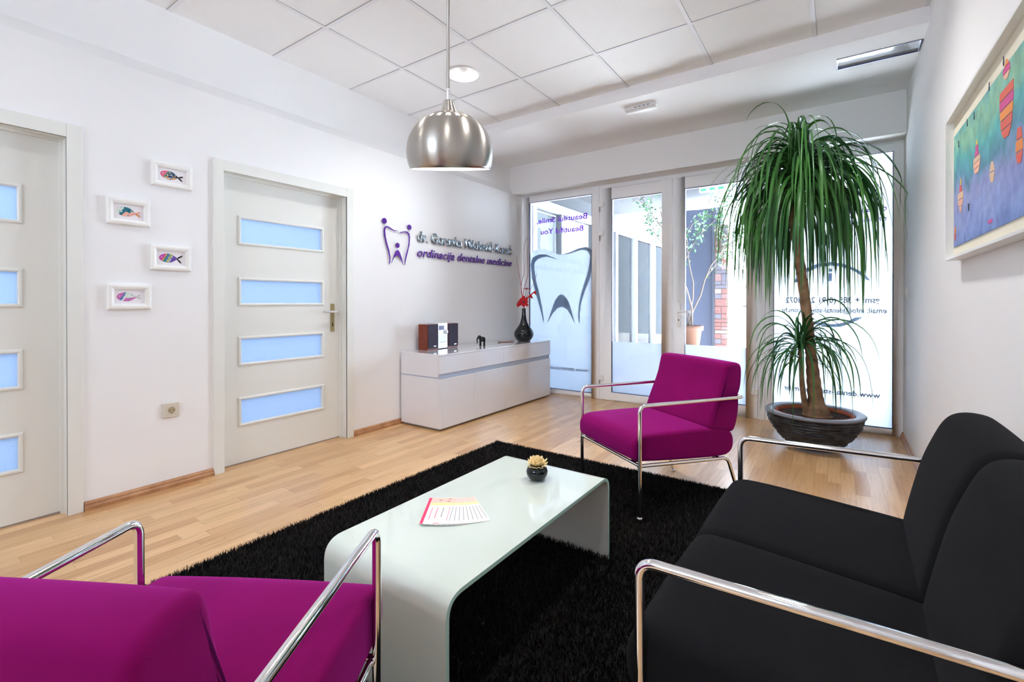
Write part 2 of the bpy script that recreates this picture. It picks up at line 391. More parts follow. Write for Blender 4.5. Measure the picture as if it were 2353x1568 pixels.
# rooms behind the two panel doors
mb = MB()
mb.box(-2.2, -2.1, -2.6, 5, 0, 2.5); mb.box(-2.2, -.14, -2.7, -2.6, 0, 2.5); mb.box(-2.2, -.14, 5, 5.1, 0, 2.5); mb.box(-2.2, -.14, -2.6, 5, 2.5, 2.6); mb.box(-2.2, -.2, -2.6, 5, -.08, 0)
struct(mb.build('wall_adjacent_room', wall_m))
area('added_daylight_adjacent_room', (-1.6, 2.2, 2.3), (0, math.radians(-35), 0), 1.2, 34, (.60, .79, 1.0), size_y=3.6)  # added area lamps stand in for daylight behind the door glass
area('added_daylight_adjacent_room', (-1.6, .2, 2.3), (0, math.radians(-35), 0), 1.2, 34, (.62, .80, 1.0), size_y=1.6)

# panel doors
def panel_door(name, y0, y1, handle, glass_y):
    root = bpy.data.objects.new(name, None); C.objects.link(root); root['kind'] = 'structure'
    X0, X1 = -.125, -.085      # leaf
    Zs = [(.262, .428), (.664, .832), (1.064, 1.225), (1.469, 1.634)]
    mb = MB(); zc = .008
    for a, b in Zs: mb.box(X0, X1, y0+.004, y1-.004, zc, a); zc = b
    mb.box(X0, X1, y0+.004, y1-.004, zc, DZ-.006)
    for a, b in Zs:
        mb.box(X0, X1, y0+.004, glass_y[0], a, b); mb.box(X0, X1, glass_y[1], y1-.004, a, b)
    leaf = mb.build('door_leaf', door_m, root)
    for a, b in Zs:
        g = glass_y; m2 = MB()
        lp_ = []
        for (d, x) in ((-.014, X1-.002), (-.014, X1+.004), (-.010, X1+.008), (-.002, X1+.009), (.004, X1+.005), (.004, X1-.02)):
            lp_ += [(x, g[0]+d, a+d), (x, g[1]-d, a+d), (x, g[1]-d, b-d), (x, g[0]+d, b-d)]
        m2.add(lp_, [(i*4+k, i*4+(k+1) % 4, (i+1)*4+(k+1) % 4, (i+1)*4+k) for i in range(5) for k in range(4)])
        m2.build('glazing_bead', door_m, root)
        MB().box(-.108, -.102, g[0], g[1], a, b).build('glass_pane', doorglass_m, root)
    # jamb lining and casing
    mb = MB(); mb.box(-.14, -.002, y0-.022, y0, 0, DZ+.02); mb.box(-.14, -.002, y1, y1+.022, 0, DZ+.02); mb.box(-.14, -.002, y0, y1, DZ, DZ+.02)
    mb.box(-.085, -.065, y1-.012, y1, 0, DZ); mb.box(-.085, -.065, y0, y0+.012, 0, DZ); mb.box(-.085, -.065, y0+.012, y1-.012, DZ-.012, DZ)
    mb.build('door_jamb', door_m, root)
    mb = MB(); mb.box(-.012, .003, y0-.062, y0, 0, 1.971); mb.box(-.012, .003, y1, y1+.060, 0, 1.971)
    mb.build('casing', door_m, root, bevel=.002)
    MB().box(-.012, .002, y0, y1, DZ, 1.9705).build('casing', door_m, root, bevel=.002)
    if handle:
        p = MB().box(-.085, -.080, 2.306, 2.342, .846, 1.062).build('handle_plate', brass_m, root, bevel=.001)
        MB().tube(rounded_path([(-.08, 2.328, .998), (-.032, 2.328, .998), (-.03, 2.215, 1.004)], .012), .0085, 10).build('lever', alu_m, p)
        MB().box(-.0805, -.0795, 2.320, 2.328, .884, .912).build('keyhole', black_m, p)
        for y, z in ((2.313, 1.054), (2.335, 1.054), (2.325, .856)): MB().lathe([(0, .002), (.003, .0015), (.003, 0)], 10, M=Matrix.Translation((-.08, y, z)) @ Matrix.Rotation(PI/2, 4, 'Y')).build('screw', brass_m, p)
    return root
panel_door('door_1', -.13, .765, False, (.007, .609))
panel_door('door_2', 1.497, 2.398, True, (1.634, 2.236))

# ------------------------------------------------------------------ glazing
def ring(mb, x0, x1, z0, z1, gx0, gx1, gz0, gz1, ya, yb, mi=0):
    mb.box(x0, gx0, ya, yb, z0, z1, mi); mb.box(gx1, x1, ya, yb, z0, z1, mi); mb.box(gx0, gx1, ya, yb, z0, gz0, mi); mb.box(gx0, gx1, ya, yb, gz1, z1, mi)
def pane(root, gx0, gx1, gz0, gz1, frost=None, fm=None):
    MB().box(gx0-.005, gx1+.005, YG+.020, YG+.024, gz0-.005, gz1+.005).build('glass_pane', glass_m, root)
    mb = MB(); e = .004; y0, y1 = YG-.001, YG+.02
    mb.box(gx0, gx0+e, y0+.001, y1, gz0, gz1); mb.box(gx1-e, gx1, y0+.001, y1, gz0, gz1); mb.box(gx0, gx1, y0+.001, y1, gz0, gz0+e); mb.box(gx0, gx1, y0+.001, y1, gz1-e, gz1)
    mb.build('gasket', gap_m, root)
    if frost:
        MB().prism(frost, YG+.0245, YG+.0255, lambda x, z, t: (x, t, z)).build('frosted_film', fm or frost_m, root)
XZ = lambda x, z, t: (x, t, z)
def vinyl(root, poly, name, m):
    MB().prism(poly, YG+.026, YG+.027, XZ).build(name, m, root)
def vtext(root, s, xr, xl, z, asc, m):
    # readable from outside, so mirrored from the room; starts at the right
    M = Matrix.Translation((xr, YG+.026, z)) @ Matrix(((-1, 0, 0, 0), (0, 0, 1, 0), (0, 1, 0, 0), (0, 0, 0, 1)))
    text_obj('vinyl_lettering', s, xr-xl, asc, M, m, root, off=.014)
TOOTH_L = [(0.474, 1.573), (0.321, 1.642), (0.208, 1.648), (0.121, 1.618), (0.094, 1.537), (0.105, 1.419), (0.14, 1.262), (0.193, 1.106), (0.238, 0.97), (0.281, 0.807), (0.276, 0.913), (0.243, 1.067), (0.209, 1.203), (0.167, 1.359), (0.145, 1.476), (0.149, 1.55), (0.209, 1.602), (0.321, 1.619)]
TOOTH_R = [(0.527, 1.634), (0.622, 1.65), (0.746, 1.691), (0.826, 1.7), (0.896, 1.681), (0.919, 1.625), (0.915, 1.499), (0.886, 1.356), (0.827, 1.213), (0.776, 1.067), (0.758, 0.939), (0.756, 0.814), (0.74, 0.884), (0.736, 0.975), (0.756, 1.104), (0.807, 1.268), (0.856, 1.412), (0.882, 1.537), (0.882, 1.609), (0.856, 1.647), (0.806, 1.668), (0.725, 1.661), (0.622, 1.632)]
TOOTH_C = [(0.328, 0.814), (0.376, 0.953), (0.431, 1.086), (0.478, 1.148), (0.517, 1.167), (0.559, 1.151), (0.612, 1.086), (0.664, 0.938), (0.701, 0.813), (0.648, 0.915), (0.591, 0.993), (0.528, 1.02), (0.463, 1.001), (0.398, 0.934)]
FROST = [(0.087, 1.655), (0.14, 1.701), (0.22, 1.719), (0.31, 1.706), (0.409, 1.661), (0.485, 1.632), (0.538, 1.635), (0.622, 1.65), (0.746, 1.691), (0.826, 1.7), (0.896, 1.684), (0.917, 1.661), (.917, .05), (.087, .05)]
ARC_TOP = [(2.855, 1.249), (2.889, 1.319), (2.946, 1.371), (3.027, 1.404), (3.126, 1.417), (3.222, 1.395), (3.306, 1.351), (3.361, 1.303), (3.396, 1.253), (3.375, 1.254), (3.334, 1.292), (3.278, 1.34), (3.212, 1.368), (3.135, 1.387), (3.047, 1.379), (2.966, 1.34), (2.91, 1.294), (2.894, 1.248)]
ARC_BOT = [(2.914, 0.943), (2.95, 0.919), (3.005, 0.888), (3.065, 0.868), (3.133, 0.858), (3.199, 0.867), (3.262, 0.892), (3.312, 0.923), (3.345, 0.949), (3.295, 0.947), (3.251, 0.918), (3.199, 0.896), (3.136, 0.886), (3.071, 0.893), (3.005, 0.911), (2.944, 0.94)]
def sroot(name):
    r = bpy.data.objects.new(name, None); C.objects.link(r); r['kind'] = 'structure'; return r
w1 = sroot('window_1')
mb = MB(); ring(mb, .0, 1.004, 0, 2.35, .087, .918, .052, 2.283, YG, YG+.07); mb.build('window_frame', pvc_m, w1, bevel=.004)
pane(w1, .087, .918, .052, 2.283, FROST, frost2_m)
vinyl(w1, TOOTH_L, 'tooth_graphic', graphic_m); vinyl(w1, TOOTH_R, 'tooth_graphic', graphic_m); vinyl(w1, TOOTH_C, 'tooth_graphic', graphic_m)
vtext(w1, 'Beautiful Smile,', .849, .181, 2.022, .066, vpurple_m); vtext(w1, 'Beautiful You', .800, .236, 1.888, .066, vpurple_m)
vtext(w1, 'www.dental-studio.com.hr', .857, .12, .280, .046, vgrey_m)
d3 = sroot('door_3')
mb = MB(); ring(mb, 1.012, 1.803, .006, 2.318, 1.150, 1.702, .090, 2.196, YG-.008, YG+.06); mb.build('door_leaf', pvc_m, d3, bevel=.004)
pane(d3, 1.150, 1.702, .090, 2.196, [(1.15, .09), (1.702, .09), (1.702, .645), (1.15, .645)], frost3_m)
d4 = sroot('door_4')
mb = MB(); ring(mb, 1.809, 2.574, .006, 2.318, 1.922, 2.481, .112, 2.204, YG-.008, YG+.06); mb.build('door_leaf', pvc_m, d4, bevel=.004)
pane(d4, 1.922, 2.481, .112, 2.204, [(1.922, .11), (2.481, .11), (2.481, .65), (1.922, .65)], frost3_m)
for r, hx, zs in ((d3, 1.045, (2.13, 1.815, .225)), (d4, 2.545, (.235, 1.815, 2.13))):
    for z in zs:
        s = 1 if r is d3 else -1
        h = MB().box(min(hx-.035*s, hx+.022*s), max(hx-.035*s, hx+.022*s), YG-.028, YG-.008, z-.008, z+.045).build('hinge', frame_lip_m, r, bevel=.002)
        MB().tube([(hx-.028*s, YG-.016, z-.065), (hx-.028*s, YG-.016, z-.008)], .007, 10).build('hinge_pin', frame_lip_m if r is d4 else steel_m, h)
p = MB().box(1.855, 1.885, YG-.018, YG-.008, .83, 1.07).build('handle_plate', frame_lip_m, d4, bevel=.003)
MB().tube(rounded_path([(1.870, YG-.018, .978), (1.870, YG-.062, .978), (1.985, YG-.064, .980)], .014), .010, 10).build('lever', frame_lip_m, p)
MB().box(1.866, 1.874, YG-.0185, YG-.0175, .885, .905).build('keyhole', black_m, p)
w2 = sroot('window_2')
mb = MB(); ring(mb, 2.636, W, 0, 2.35, 2.700, 3.541, .056, 2.282, YG, YG+.07); mb.build('window_frame', pvc_m, w2, bevel=.004)
pane(w2, 2.700, 3.541, .056, 2.282, [(2.7, .056), (3.541, .056), (3.541, 2.03), (2.7, 2.03)])
vinyl(w2, ARC_TOP, 'ring_graphic', graphic_m); vinyl(w2, ARC_BOT, 'ring_graphic', graphic_m)
vinyl(w2, [(3.111, 1.252), (3.136, 1.252), (3.136, 1.322), (3.111, 1.322)], 'info_mark', graphic_m)
vinyl(w2, [(3.112, 1.335), (3.137, 1.335), (3.137, 1.36), (3.112, 1.36)], 'info_mark', graphic_m)
vtext(w2, 'gsm: + 385 (0)91 2    3072', 3.459, 2.794, 1.068, .052, vgrey_m)
vtext(w2, 'email: info@dental-studio.com.hr', 3.501, 2.756, .985, .044, vgrey_m)
vtext(w2, 'www.dental-studio.com.hr', 3.462, 2.78, .290, .046, vgrey_m)
vtext(w2, 'dr. Goranka Milošević-Korać', 3.50, 2.76, 1.815, .052, vpurple_m)
vtext(w2, 'ordinacija dentalne medicine', 3.50, 2.76, 1.735, .046, vpurple_m)
mb = MB(); mb.box(.0, W, YG+.005, YG+.07, 2.321, HB); mb.box(2.577, 2.634, YG-.004, YG+.07, 0, 2.35); mb.box(1.006, 1.0105, YG, YG+.07, 0, 2.35)
mb.box(1.01, 2.578, YG, YG+.06, 0, .006)
struct(mb.build('trim_3', pvc_m, bevel=.002))

# ------------------------------------------------------------------ ceiling lights
def downlight(x, y, label):
    t = thing('downlight', label, 'ceiling light', (x, y, ZT), 0, 'round recessed downlights in the tiled ceiling')
    MB().lathe([(RL, 0), (RL+.012, -.002), (RL+.014, -.005), (RL+.002, -.007), (RL-.006, -.003), (RL-.008, .004)], 40).build('trim_ring', white_m, t)
    MB().lathe([(RL-.007, .0), (RL-.012, .03), (RL-.026, .075), (RL-.044, .1)], 40).build('reflector', reflc_m, t)
    MB().disc(RL-.042, .099).build('diffuser', emit_m, t)
    l = bpy.data.lights.new('downlight_lamp', 'AREA'); l.shape = 'DISK'; l.size = .15; l.energy = DOWNLIGHT_W*(3.1 if y > 2 else .75)*(1.45 if x > 2 else 1); l.color = WARM; l.spread = math.radians(150)
    o = bpy.data.objects.new('downlight_lamp', l); C.objects.link(o); o.parent = t; o.location = (0, 0, .06)
where = ['round recessed downlight in the tiled ceiling, behind the hanging lamp', 'round recessed downlight over the right half of the room, nearest the glazing, by the fascia',
         'round recessed downlight at the top edge, above the panel door with a handle', 'round recessed downlight above the black sofa', 'round recessed downlight above the left doors beside the camera',
         'round recessed downlight above the camera']
for (x, y), lb in zip(LIGHTS, where): downlight(x, y, lb)

# arc lamp with a dome shade hanging over the coffee table
LC = Vector((2.036, 1.356, 1.54)); fw = Vector((-.5696, .8219, 0))
lamp = thing('arc_lamp', 'brushed steel dome lamp on a curved rod hanging over the coffee table', 'lamp')
tilt = Matrix.Translation(LC) @ Matrix.Rotation(math.radians(34.72), 4, 'Z') @ Matrix.Rotation(math.radians(13.5), 4, 'X')
R0 = .152; prof = []; zc = .062      # dome: more than a hemisphere, rim at z=0
for k in range(0, 25):
    a = math.radians(-22)+(math.radians(85.5)-math.radians(-22))*k/24; prof.append((R0*math.cos(a), zc+R0*.94*math.sin(a)))
mb = MB(); n = 96; NR = len(prof)
holes = {16: [], 18: []}
vs = []; fs = []
for r, z in prof:
    for k in range(n): a = 2*PI*k/n; vs.append((r*math.cos(a), r*math.sin(a), z))
for i in range(NR-1):
    for k in range(n):
        if (i in (17, 18) and k % 6 in (0, 1, 2)) or (i == 20 and (k+3) % 6 in (0, 1, 2)): continue
        fs.append((i*n+k, i*n+(k+1) % n, (i+1)*n+(k+1) % n, (i+1)*n+k))
mb.add(vs, fs, 0, True, tilt)
shade = mb.build('lamp_shade', [steel_m, lampin_m], lamp)
so = shade.modifiers.new('solid', 'SOLIDIFY'); so.thickness = .0025; so.offset = -1; so.material_offset = 1; so.material_offset_rim = 0
zt = prof[-1][1]
MB().lathe([(.030, zt-.004), (.026, zt+.004), (.017, zt+.030), (.015, zt+.034), (.006, zt+.036)], 32, M=tilt).build('shade_cap', steel_m, lamp)
MB().lathe([(.0075, zt+.034), (.0075, zt+.062), (.0065, zt+.068), (.005, zt+.07)], 20, M=tilt).build('swivel', chrome_m, lamp)
MB().lathe([(0, .035), (.02, .04), (.032, .06), (.033, .078), (.022, .10), (.014, .115), (.014, .14)], 24, M=tilt).build('bulb', bulb_m, lamp)
top = tilt @ Vector((0, 0, zt+.066))
# rod: leaves the swivel almost upright, arcs back over the camera to a base behind it
B = Vector((3.44, -.16, 0)); hd = Vector((B.x-top.x, B.y-top.y, 0)); D_ = hd.length; hd.normalize(); pts = []
c0 = [top, top+Vector((0, 0, .30))+hd*.075, top+hd*.5+Vector((0, 0, .84)), Vector((B.x, B.y, 2.35))-hd*.35, Vector((B.x, B.y, 1.7)), Vector((B.x, B.y, 1.0))]
def bez(P, t):
    P = list(P)
    while len(P) > 1: P = [P[i]*(1-t)+P[i+1]*t for i in range(len(P)-1)]
    return P[0]
pts = [top]+[top+(Vector((0, 0, 1))*.985+hd*.12)*s for s in (.1, .2)]
q0 = pts[-1]; cc = [q0, q0+Vector((0, 0, .34))+hd*.08, q0+hd*.45+Vector((0, 0, .47)), Vector((B.x, B.y, 2.55))-hd*.1, Vector((B.x, B.y, 2.0)), Vector((B.x, B.y, 1.0))]
pts += [bez(cc, k/40) for k in range(1, 41)]+[Vector((B.x, B.y, .06))]
MB().tube(pts, .0056, 14).build('curved_rod', steel_m, lamp)
MB().lathe([(0, .06), (.11, .06), (.125, .05), (.125, 0), (0, 0)], 40, M=Matrix.Translation((B.x, B.y, 0))).build('base', steel_m, lamp)
l = bpy.data.lights.new('dome_lamp_bulb', 'POINT'); l.energy = 5; l.color = (1, .9, .78); l.shadow_soft_size = .03
o = bpy.data.objects.new('dome_lamp_bulb', l); C.objects.link(o); o.parent = lamp; o.location = tilt @ Vector((0, 0, .03))

t = thing('emergency_light', 'small white emergency light box on the lowered plaster ceiling', 'emergency light', (1.845, 3.885, ZP))
MB().box(-.13, .13, -.035, .035, -.03, 0).build('housing', white_m, t, bevel=.005)
MB().prism([(-.028, -.03), (.028, -.03), (.022, -.045), (-.022, -.045)], -.125, .125, lambda a, b, u: (u, a, b)).build('diffuser', white_m, t, bevel=.004)
for k in range(4): MB().box(-.05+k*.035, -.03+k*.035, -.0356, -.035, -.018, -.010).build('vent_slot', shade_m, t)
t = thing('slot_luminaire', 'long narrow mirrored louver fixture recessed in the ceiling near the right wall', 'ceiling fixture', (0, 0, 0))
x0, x1, y0, y1 = SLOT; mb = MB(); ring_z = ZP-.003
for a in ((x0, x1-.002, y0, y0+.006), (x0, x1-.002, y1-.006, y1), (x0, x0+.006, y0, y1), (x1-.008, x1-.002, y0, y1)): mb.box(a[0], a[1], a[2], a[3], ZP-.004, ZP+.012)
mb.build('rim', mat('fixture_rim_grey', srgb(110, 120, 150), .4, metal=.4), t)
MB().box(x0+.006, x1-.008, y0+.006, y1-.006, ZP+.004, ZP+.008).build('mirror_plate', mirror_m, t)
MB().box(x0+.006, x1-.008, y1-.030, y1-.027, ZP-.001, ZP+.004).build('groove', shade_m, t)

# ------------------------------------------------------------------ wall logo and lettering
LOGO_L = [(2.926, 1.703), (2.874, 1.701), (2.837, 1.716), (2.81, 1.727), (2.787, 1.726), (2.769, 1.714), (2.763, 1.685), (2.769, 1.636), (2.787, 1.574), (2.812, 1.512), (2.826, 1.456), (2.823, 1.397), (2.833, 1.421), (2.835, 1.464), (2.823, 1.52), (2.801, 1.576), (2.785, 1.631), (2.778, 1.68), (2.781, 1.705), (2.792, 1.715), (2.812, 1.715), (2.837, 1.705), (2.879, 1.693)]
LOGO_R = [(2.924, 1.678), (2.96, 1.697), (2.999, 1.707), (3.028, 1.709), (3.053, 1.695), (3.061, 1.662), (3.056, 1.594), (3.038, 1.532), (3.018, 1.471), (2.998, 1.401), (3.001, 1.447), (3.013, 1.5), (3.033, 1.554), (3.046, 1.608), (3.048, 1.661), (3.041, 1.686), (3.023, 1.697), (2.994, 1.698), (2.96, 1.688)]
LOGO_C = [(2.846, 1.411), (2.869, 1.467), (2.888, 1.508), (2.902, 1.526), (2.915, 1.532), (2.929, 1.528), (2.945, 1.506), (2.964, 1.463), (2.981, 1.403), (2.964, 1.437), (2.94, 1.468), (2.912, 1.481), (2.888, 1.475), (2.869, 1.452)]
YZ = lambda y, z, t: (t, y, z)
t = thing('tooth_logo', 'purple acrylic tooth-shaped logo of three figures on the left wall', 'wall logo')
for nm, P in (('parent_figure', LOGO_L), ('parent_figure', LOGO_R), ('child_figure', LOGO_C)): MB().prism(P, -.004, .001, YZ).build(nm, purple_m, t)
for y, z, r in ((2.771, 1.768, .0245), (3.055, 1.750, .0235), (2.916, 1.573, .0225)):
    MB().prism([(y+r*math.cos(2*PI*k/28), z+r*1.0*math.sin(2*PI*k/28)) for k in range(28)], -.004, .001, YZ).build('head', purple_m, t)
MW = lambda y, z: Matrix.Translation((-.006, y, z)) @ Matrix(((0, 0, 1, 0), (1, 0, 0, 0), (0, 1, 0, 0), (0, 0, 0, 1)))
o = text_obj('name_lettering', 'dr. Goranka Milošević-Korać', 1.52, .102, MW(3.152, 1.634), silver_m, None, off=.018, ext=.008)
tag(o, 'mirror-silver acrylic letters naming the dentist on the left wall', 'lettering')
o = text_obj('practice_lettering', 'ordinacija dentalne medicine', 1.52, .082, MW(3.152, 1.496), purple_m, None, off=.008, shear=.28, ext=.008)
tag(o, 'purple slanted letters "ordinacija dentalne medicine" below the silver name', 'lettering')

# ------------------------------------------------------------------ fish pictures
def fish_outline(n=40):
    P = []
    for k in range(n):
        a = 2*PI*k/n; c = math.cos(a); x = c; s = math.sin(a)
        taper = 1 if c < 0 else 1-.72*c**2.2
        P.append((x, s*taper))
    return P
PAL = {
 'pink': pcol('ink_pink', 222, 110, 140), 'magenta': pcol('ink_magenta', 190, 60, 160), 'teal': pcol('ink_teal', 24, 110, 128), 'navy': pcol('ink_navy', 40, 48, 92),
 'orange': pcol('ink_orange', 226, 150, 90), 'yellow': pcol('ink_yellow', 220, 200, 70), 'green': pcol('ink_green', 50, 130, 80), 'blue': pcol('ink_blue', 70, 120, 180),
 'violet': pcol('ink_violet', 104, 70, 160), 'black': pcol('ink_black', 30, 30, 38), 'salmon': pcol('ink_salmon', 232, 168, 150), 'pale': pcol('ink_pale', 214, 226, 218),
 'grey': pcol('ink_grey', 200, 206, 200), 'red': pcol('ink_red', 190, 40, 50), 'sky': pcol('ink_sky', 150, 190, 214), 'rose': pcol('ink_rose', 206, 110, 180)}
def fish_picture(y0, y1, z0, z1, label, bands, tails, lower, rot=0, slant=.25, speck=None, hollow=False):
    t = thing('fish_picture', label, 'picture', (0, (y0+y1)/2, (z0+z1)/2), 0, 'small framed fish pictures on the left wall')
    hw, hh = (y1-y0)/2, (z1-z0)/2; f = .030
    mb = MB(); loops = []
    for (d, x) in ((0, -.012), (0, .006), (.006, .011), (.016, .012), (.026, .008), (f, .003), (f, -.008)):
        loops.append([(x, -hw+d, -hh+d), (x, hw-d, -hh+d), (x, hw-d, hh-d), (x, -hw+d, hh-d)])
    vs = [v for l_ in loops for v in l_]
    mb.add(vs, [(i*4+k, i*4+(k+1) % 4, (i+1)*4+(k+1) % 4, (i+1)*4+k) for i in range(6) for k in range(4)])
    mb.build('frame', framew_m, t)
    MB().box(-.0115, -.004, -hw+f-.001, hw-f+.001, -hh+f-.001, hh-f+.001).build('print', cpaper_m, t)
    names = []; mb = MB(); bw, bh = hw*.46, hh*.36; cx = -hw*.12; ca, sa = math.cos(rot), math.sin(rot)
    def put(x, y, e=0): X, Y = x*bw, y*bh; return (-.0035+e, cx+X*ca-Y*sa, X*sa+Y*ca)
    def mi(c):
        if c not in names: names.append(c)
        return names.index(c)
    nx, ny = 22, 8
    for i in range(nx):
        xa, xb = -1+2*i/nx, -1+2*(i+1)/nx
        ha = lambda x: math.sqrt(max(0, 1-x*x))*(1 if x < 0 else 1-.72*x**2.2)+(0 if x < .98 else .2)
        for j in range(ny):
            ya, yb = -1+2*j/ny, -1+2*(j+1)/ny
            xm = (xa+xb)/2+(ya+yb)/2*slant*(-1)
            c = None
            for lim, col in bands:
                if xm < lim: c = col; break
            c = c or bands[-1][1]
            if lower and (ya+yb)/2 < lower[0] and xm > lower[1]: c = lower[2]
            if speck and (xm > speck[2]): 
                h = math.sin(i*12.9+j*78.2)*43758.5; h -= math.floor(h)
                if h < speck[0]: c = speck[1][int(h*97) % len(speck[1])]
            mb.add([put(xa, ya*ha(xa)), put(xb, ya*ha(xb)), put(xb, yb*ha(xb)), put(xa, yb*ha(xa))], [(0, 1, 2, 3)], mi(c))
    for ang, ln, c in tails:
        e = [(.92+ln*.5+ln*.5*math.cos(a), .30*math.sin(a)*.62) for a in [2*PI*k/14 for k in range(14)]]
        q = []
        for x, y in e:
            dx = (x-.92)*bw; dy = y*bh; X = .92*bw+dx*math.cos(ang)-dy*math.sin(ang); Y = dx*math.sin(ang)+dy*math.cos(ang); q.append(put(X/bw, Y/bh, .0002))
        mb.add(q, [tuple(range(14))], mi(c))
    mb.build('fish', [PAL[c] for c in names], t, normals=False)
    MB().prism([put(-.72+.06*math.cos(a), .16+.11*math.sin(a), .0006)[1:] for a in [2*PI*k/12 for k in range(12)]], -.0032, -.0028, YZ).build('eye', PAL['pale'], t)
    return t
fish_picture(1.118, 1.320, 1.738, 1.876, 'framed dark patterned fish with a pink head, topmost of the four fish pictures', [(-.42, 'pink'), (-.25, 'green'), (0, 'black'), (.35, 'navy'), (2, 'black')], [(.50, .62, 'black'), (-.55, .62, 'black')], (-.45, -.3, 'orange'), -.12, speck=(.5, ['sky', 'teal', 'orange', 'grey'], -.35))
fish_picture(.920, 1.112, 1.494, 1.636, 'framed fish with teal back and salmon tail, second picture from the top', [(-.45, 'pale'), (-.1, 'teal'), (.5, 'teal'), (2, 'salmon')], [(.55, .6, 'salmon'), (-.45, .62, 'orange')], (-.1, -.1, 'salmon'), -.12, speck=(.14, ['sky', 'navy', 'pale'], -.8))
fish_picture(1.112, 1.312, 1.258, 1.400, 'framed fish with a magenta head and rainbow stripes, third picture from the top', [(-.5, 'magenta'), (-.38, 'orange'), (-.25, 'green'), (0, 'blue'), (.12, 'yellow'), (.2, 'green'), (.33, 'grey'), (2, 'violet')], [(.6, .75, 'black'), (-.85, .75, 'black')], None, -.02)
fish_picture(.922, 1.115, 1.036, 1.172, 'framed unfinished pink fish with a pale tail, lowest of the four fish pictures', [(-.5, 'rose'), (-.3, 'blue'), (0, 'pale'), (.6, 'pale'), (2, 'grey')], [(.5, .5, 'grey'), (-.5, .55, 'grey')], (-.15, -.1, 'rose'), 0, speck=(.07, ['sky', 'teal'], -.1))

# socket
t = thing('wall_socket', 'beige power socket low on the left wall under the fish pictures', 'socket', (-.012, 1.211, .449))
MB().box(0, .014, -.041, .041, -.042, .042).build('socket_frame', beige_m, t, bevel=.004)
MB().box(.0135, .016, -.026, .026, -.027, .027).build('socket_plate', beige_m, t, bevel=.002)
MB().lathe([(.0195, .0002), (.019, .0002), (0, .0001)], 28, M=Matrix.Translation((.0161, 0, 0)) @ Matrix.Rotation(PI/2, 4, 'Y')).build('socket_well', beige2_m, t)
for dy, dz in ((-.009, 0), (.009, 0), (0, -.016)): MB().lathe([(.0028, .0006), (0, .0006)], 12, M=Matrix.Translation((.0161, dy, dz)) @ Matrix.Rotation(PI/2, 4, 'Y')).build('contact_hole', black_m, t)
t = thing('wall_switch', 'small white curved switch on the right wall near the glazing', 'switch', (W, 4.62, 1.143))
MB().box(-.007, 0, -.035, .035, -.040, .040).build('switch_plate', white_m, t, bevel=.003)
MB().prism([(-.007, -.035), (-.012, -.03), (-.018, 0), (-.012, .03), (-.007, .035)], -.02, .02, lambda x, z, q: (x, q, z)).build('rocker', white_m, t)

# ------------------------------------------------------------------ sideboard and what stands on it
SX, SY0, SY1, SZ = .485, 2.945, 4.742, .64
t = thing('sideboard', 'long glossy white sideboard along the left wall below the lettering', 'sideboard', (0, 0, 0))
MB().box(.012, SX-.04, SY0+.03, SY1-.03, 0, .02).build('plinth', shade_m, t)
MB().box(.010, SX-.018, SY0, SY1, .02, .4368).build('lower_carcass', glossw_m, t, bevel=.0015)
MB().box(.012, SX-.032, SY0+.006, SY1-.006, .437, .447).build('spacer', groove_m, t)
MB().box(SX-.029, SX-.012, SY0+.003, SY1-.003, .4372, .4775).build('recessed_channel', groove_m, t)
MB().box(.010, SX-.03, SY0, SY1, .446, SZ-.016).build('upper_carcass', glossw_m, t, bevel=.0015)
MB().box(.010, SX, SY0, SY1, SZ-.016, SZ).build('top_panel', glossw_m, t, bevel=.0015)
ds = [2.945, 3.3825, 3.839, 4.290, 4.742]
for a, b in zip(ds[:-1], ds[1:]): MB().box(SX-.0175, SX, a+(.0 if a == ds[0] else .0015), b-(.0 if b == ds[-1] else .0015), .022, .436).build('door', glossw_m, t, bevel=.001)
for a, b in ((2.945, 3.839), (3.839, 4.742)): MB().box(SX-.0295, SX, a+(0 if a == 2.945 else .0015), b-(0 if b > 4.7 else .0015), .478, SZ-.018).build('drawer', glossw_m, t, bevel=.001)

def speaker(y0, y1, label):
    t = thing('bookshelf_speaker', label, 'speaker', (.10, (y0+y1)/2, SZ), 0, 'stereo speakers on the sideboard'); h = (y1-y0)/2
    MB().box(-.06, .055, -h, h, 0, .232).build('cabinet', cherry_m, t, bevel=.001)
    MB().box(.055, .066, -h+.004, h-.004, .016, .230).build('grille', grille_m, t, bevel=.002)
    MB().box(.066, .0675, h-.062, h-.030, .030, .038).build('badge', alu_m, t)
    return t
speaker(3.125, 3.255, 'cherry wood speaker with dark grille at the left of the mini hi-fi')
speaker(3.392, 3.530, 'cherry wood speaker with dark grille at the right of the mini hi-fi')
t = thing('mini_hifi', 'silver mini hi-fi between the two cherry speakers on the sideboard', 'stereo', (.09, 3.324, SZ))
MB().box(-.07, .066, -.064, .064, .006, .240).build('body', hifi_m, t, bevel=.003)
MB().box(.066, .0675, -.052, .016, .176, .216).build('display', lcd_m, t)
MB().lathe([(.020, 0), (.020, .014), (.016, .018), (0, .018)], 28, M=Matrix.Translation((.066, .038, .156)) @ Matrix.Rotation(PI/2, 4, 'Y')).build('volume_knob', alu_m, t)
MB().box(.066, .0668, -.064, .064, .1085, .1105).build('seam', groove_m, t)
MB().box(.066, .0668, -.040, .044, .062, .065).build('disc_slot', lcd_m, t)
MB().box(.066, .0668, -.064, .064, .036, .0375).build('seam', groove_m, t)
for k in range(6): MB().box(.066, .0685, -.050+.014*k, -.041+.014*k, .132+(k % 2)*.018, .136+(k % 2)*.018).build('button', alu_m, t)
for y in (-.045, .045): MB().box(-.06, .05, y-.01, y+.01, 0, .006).build('foot', black_m, t)

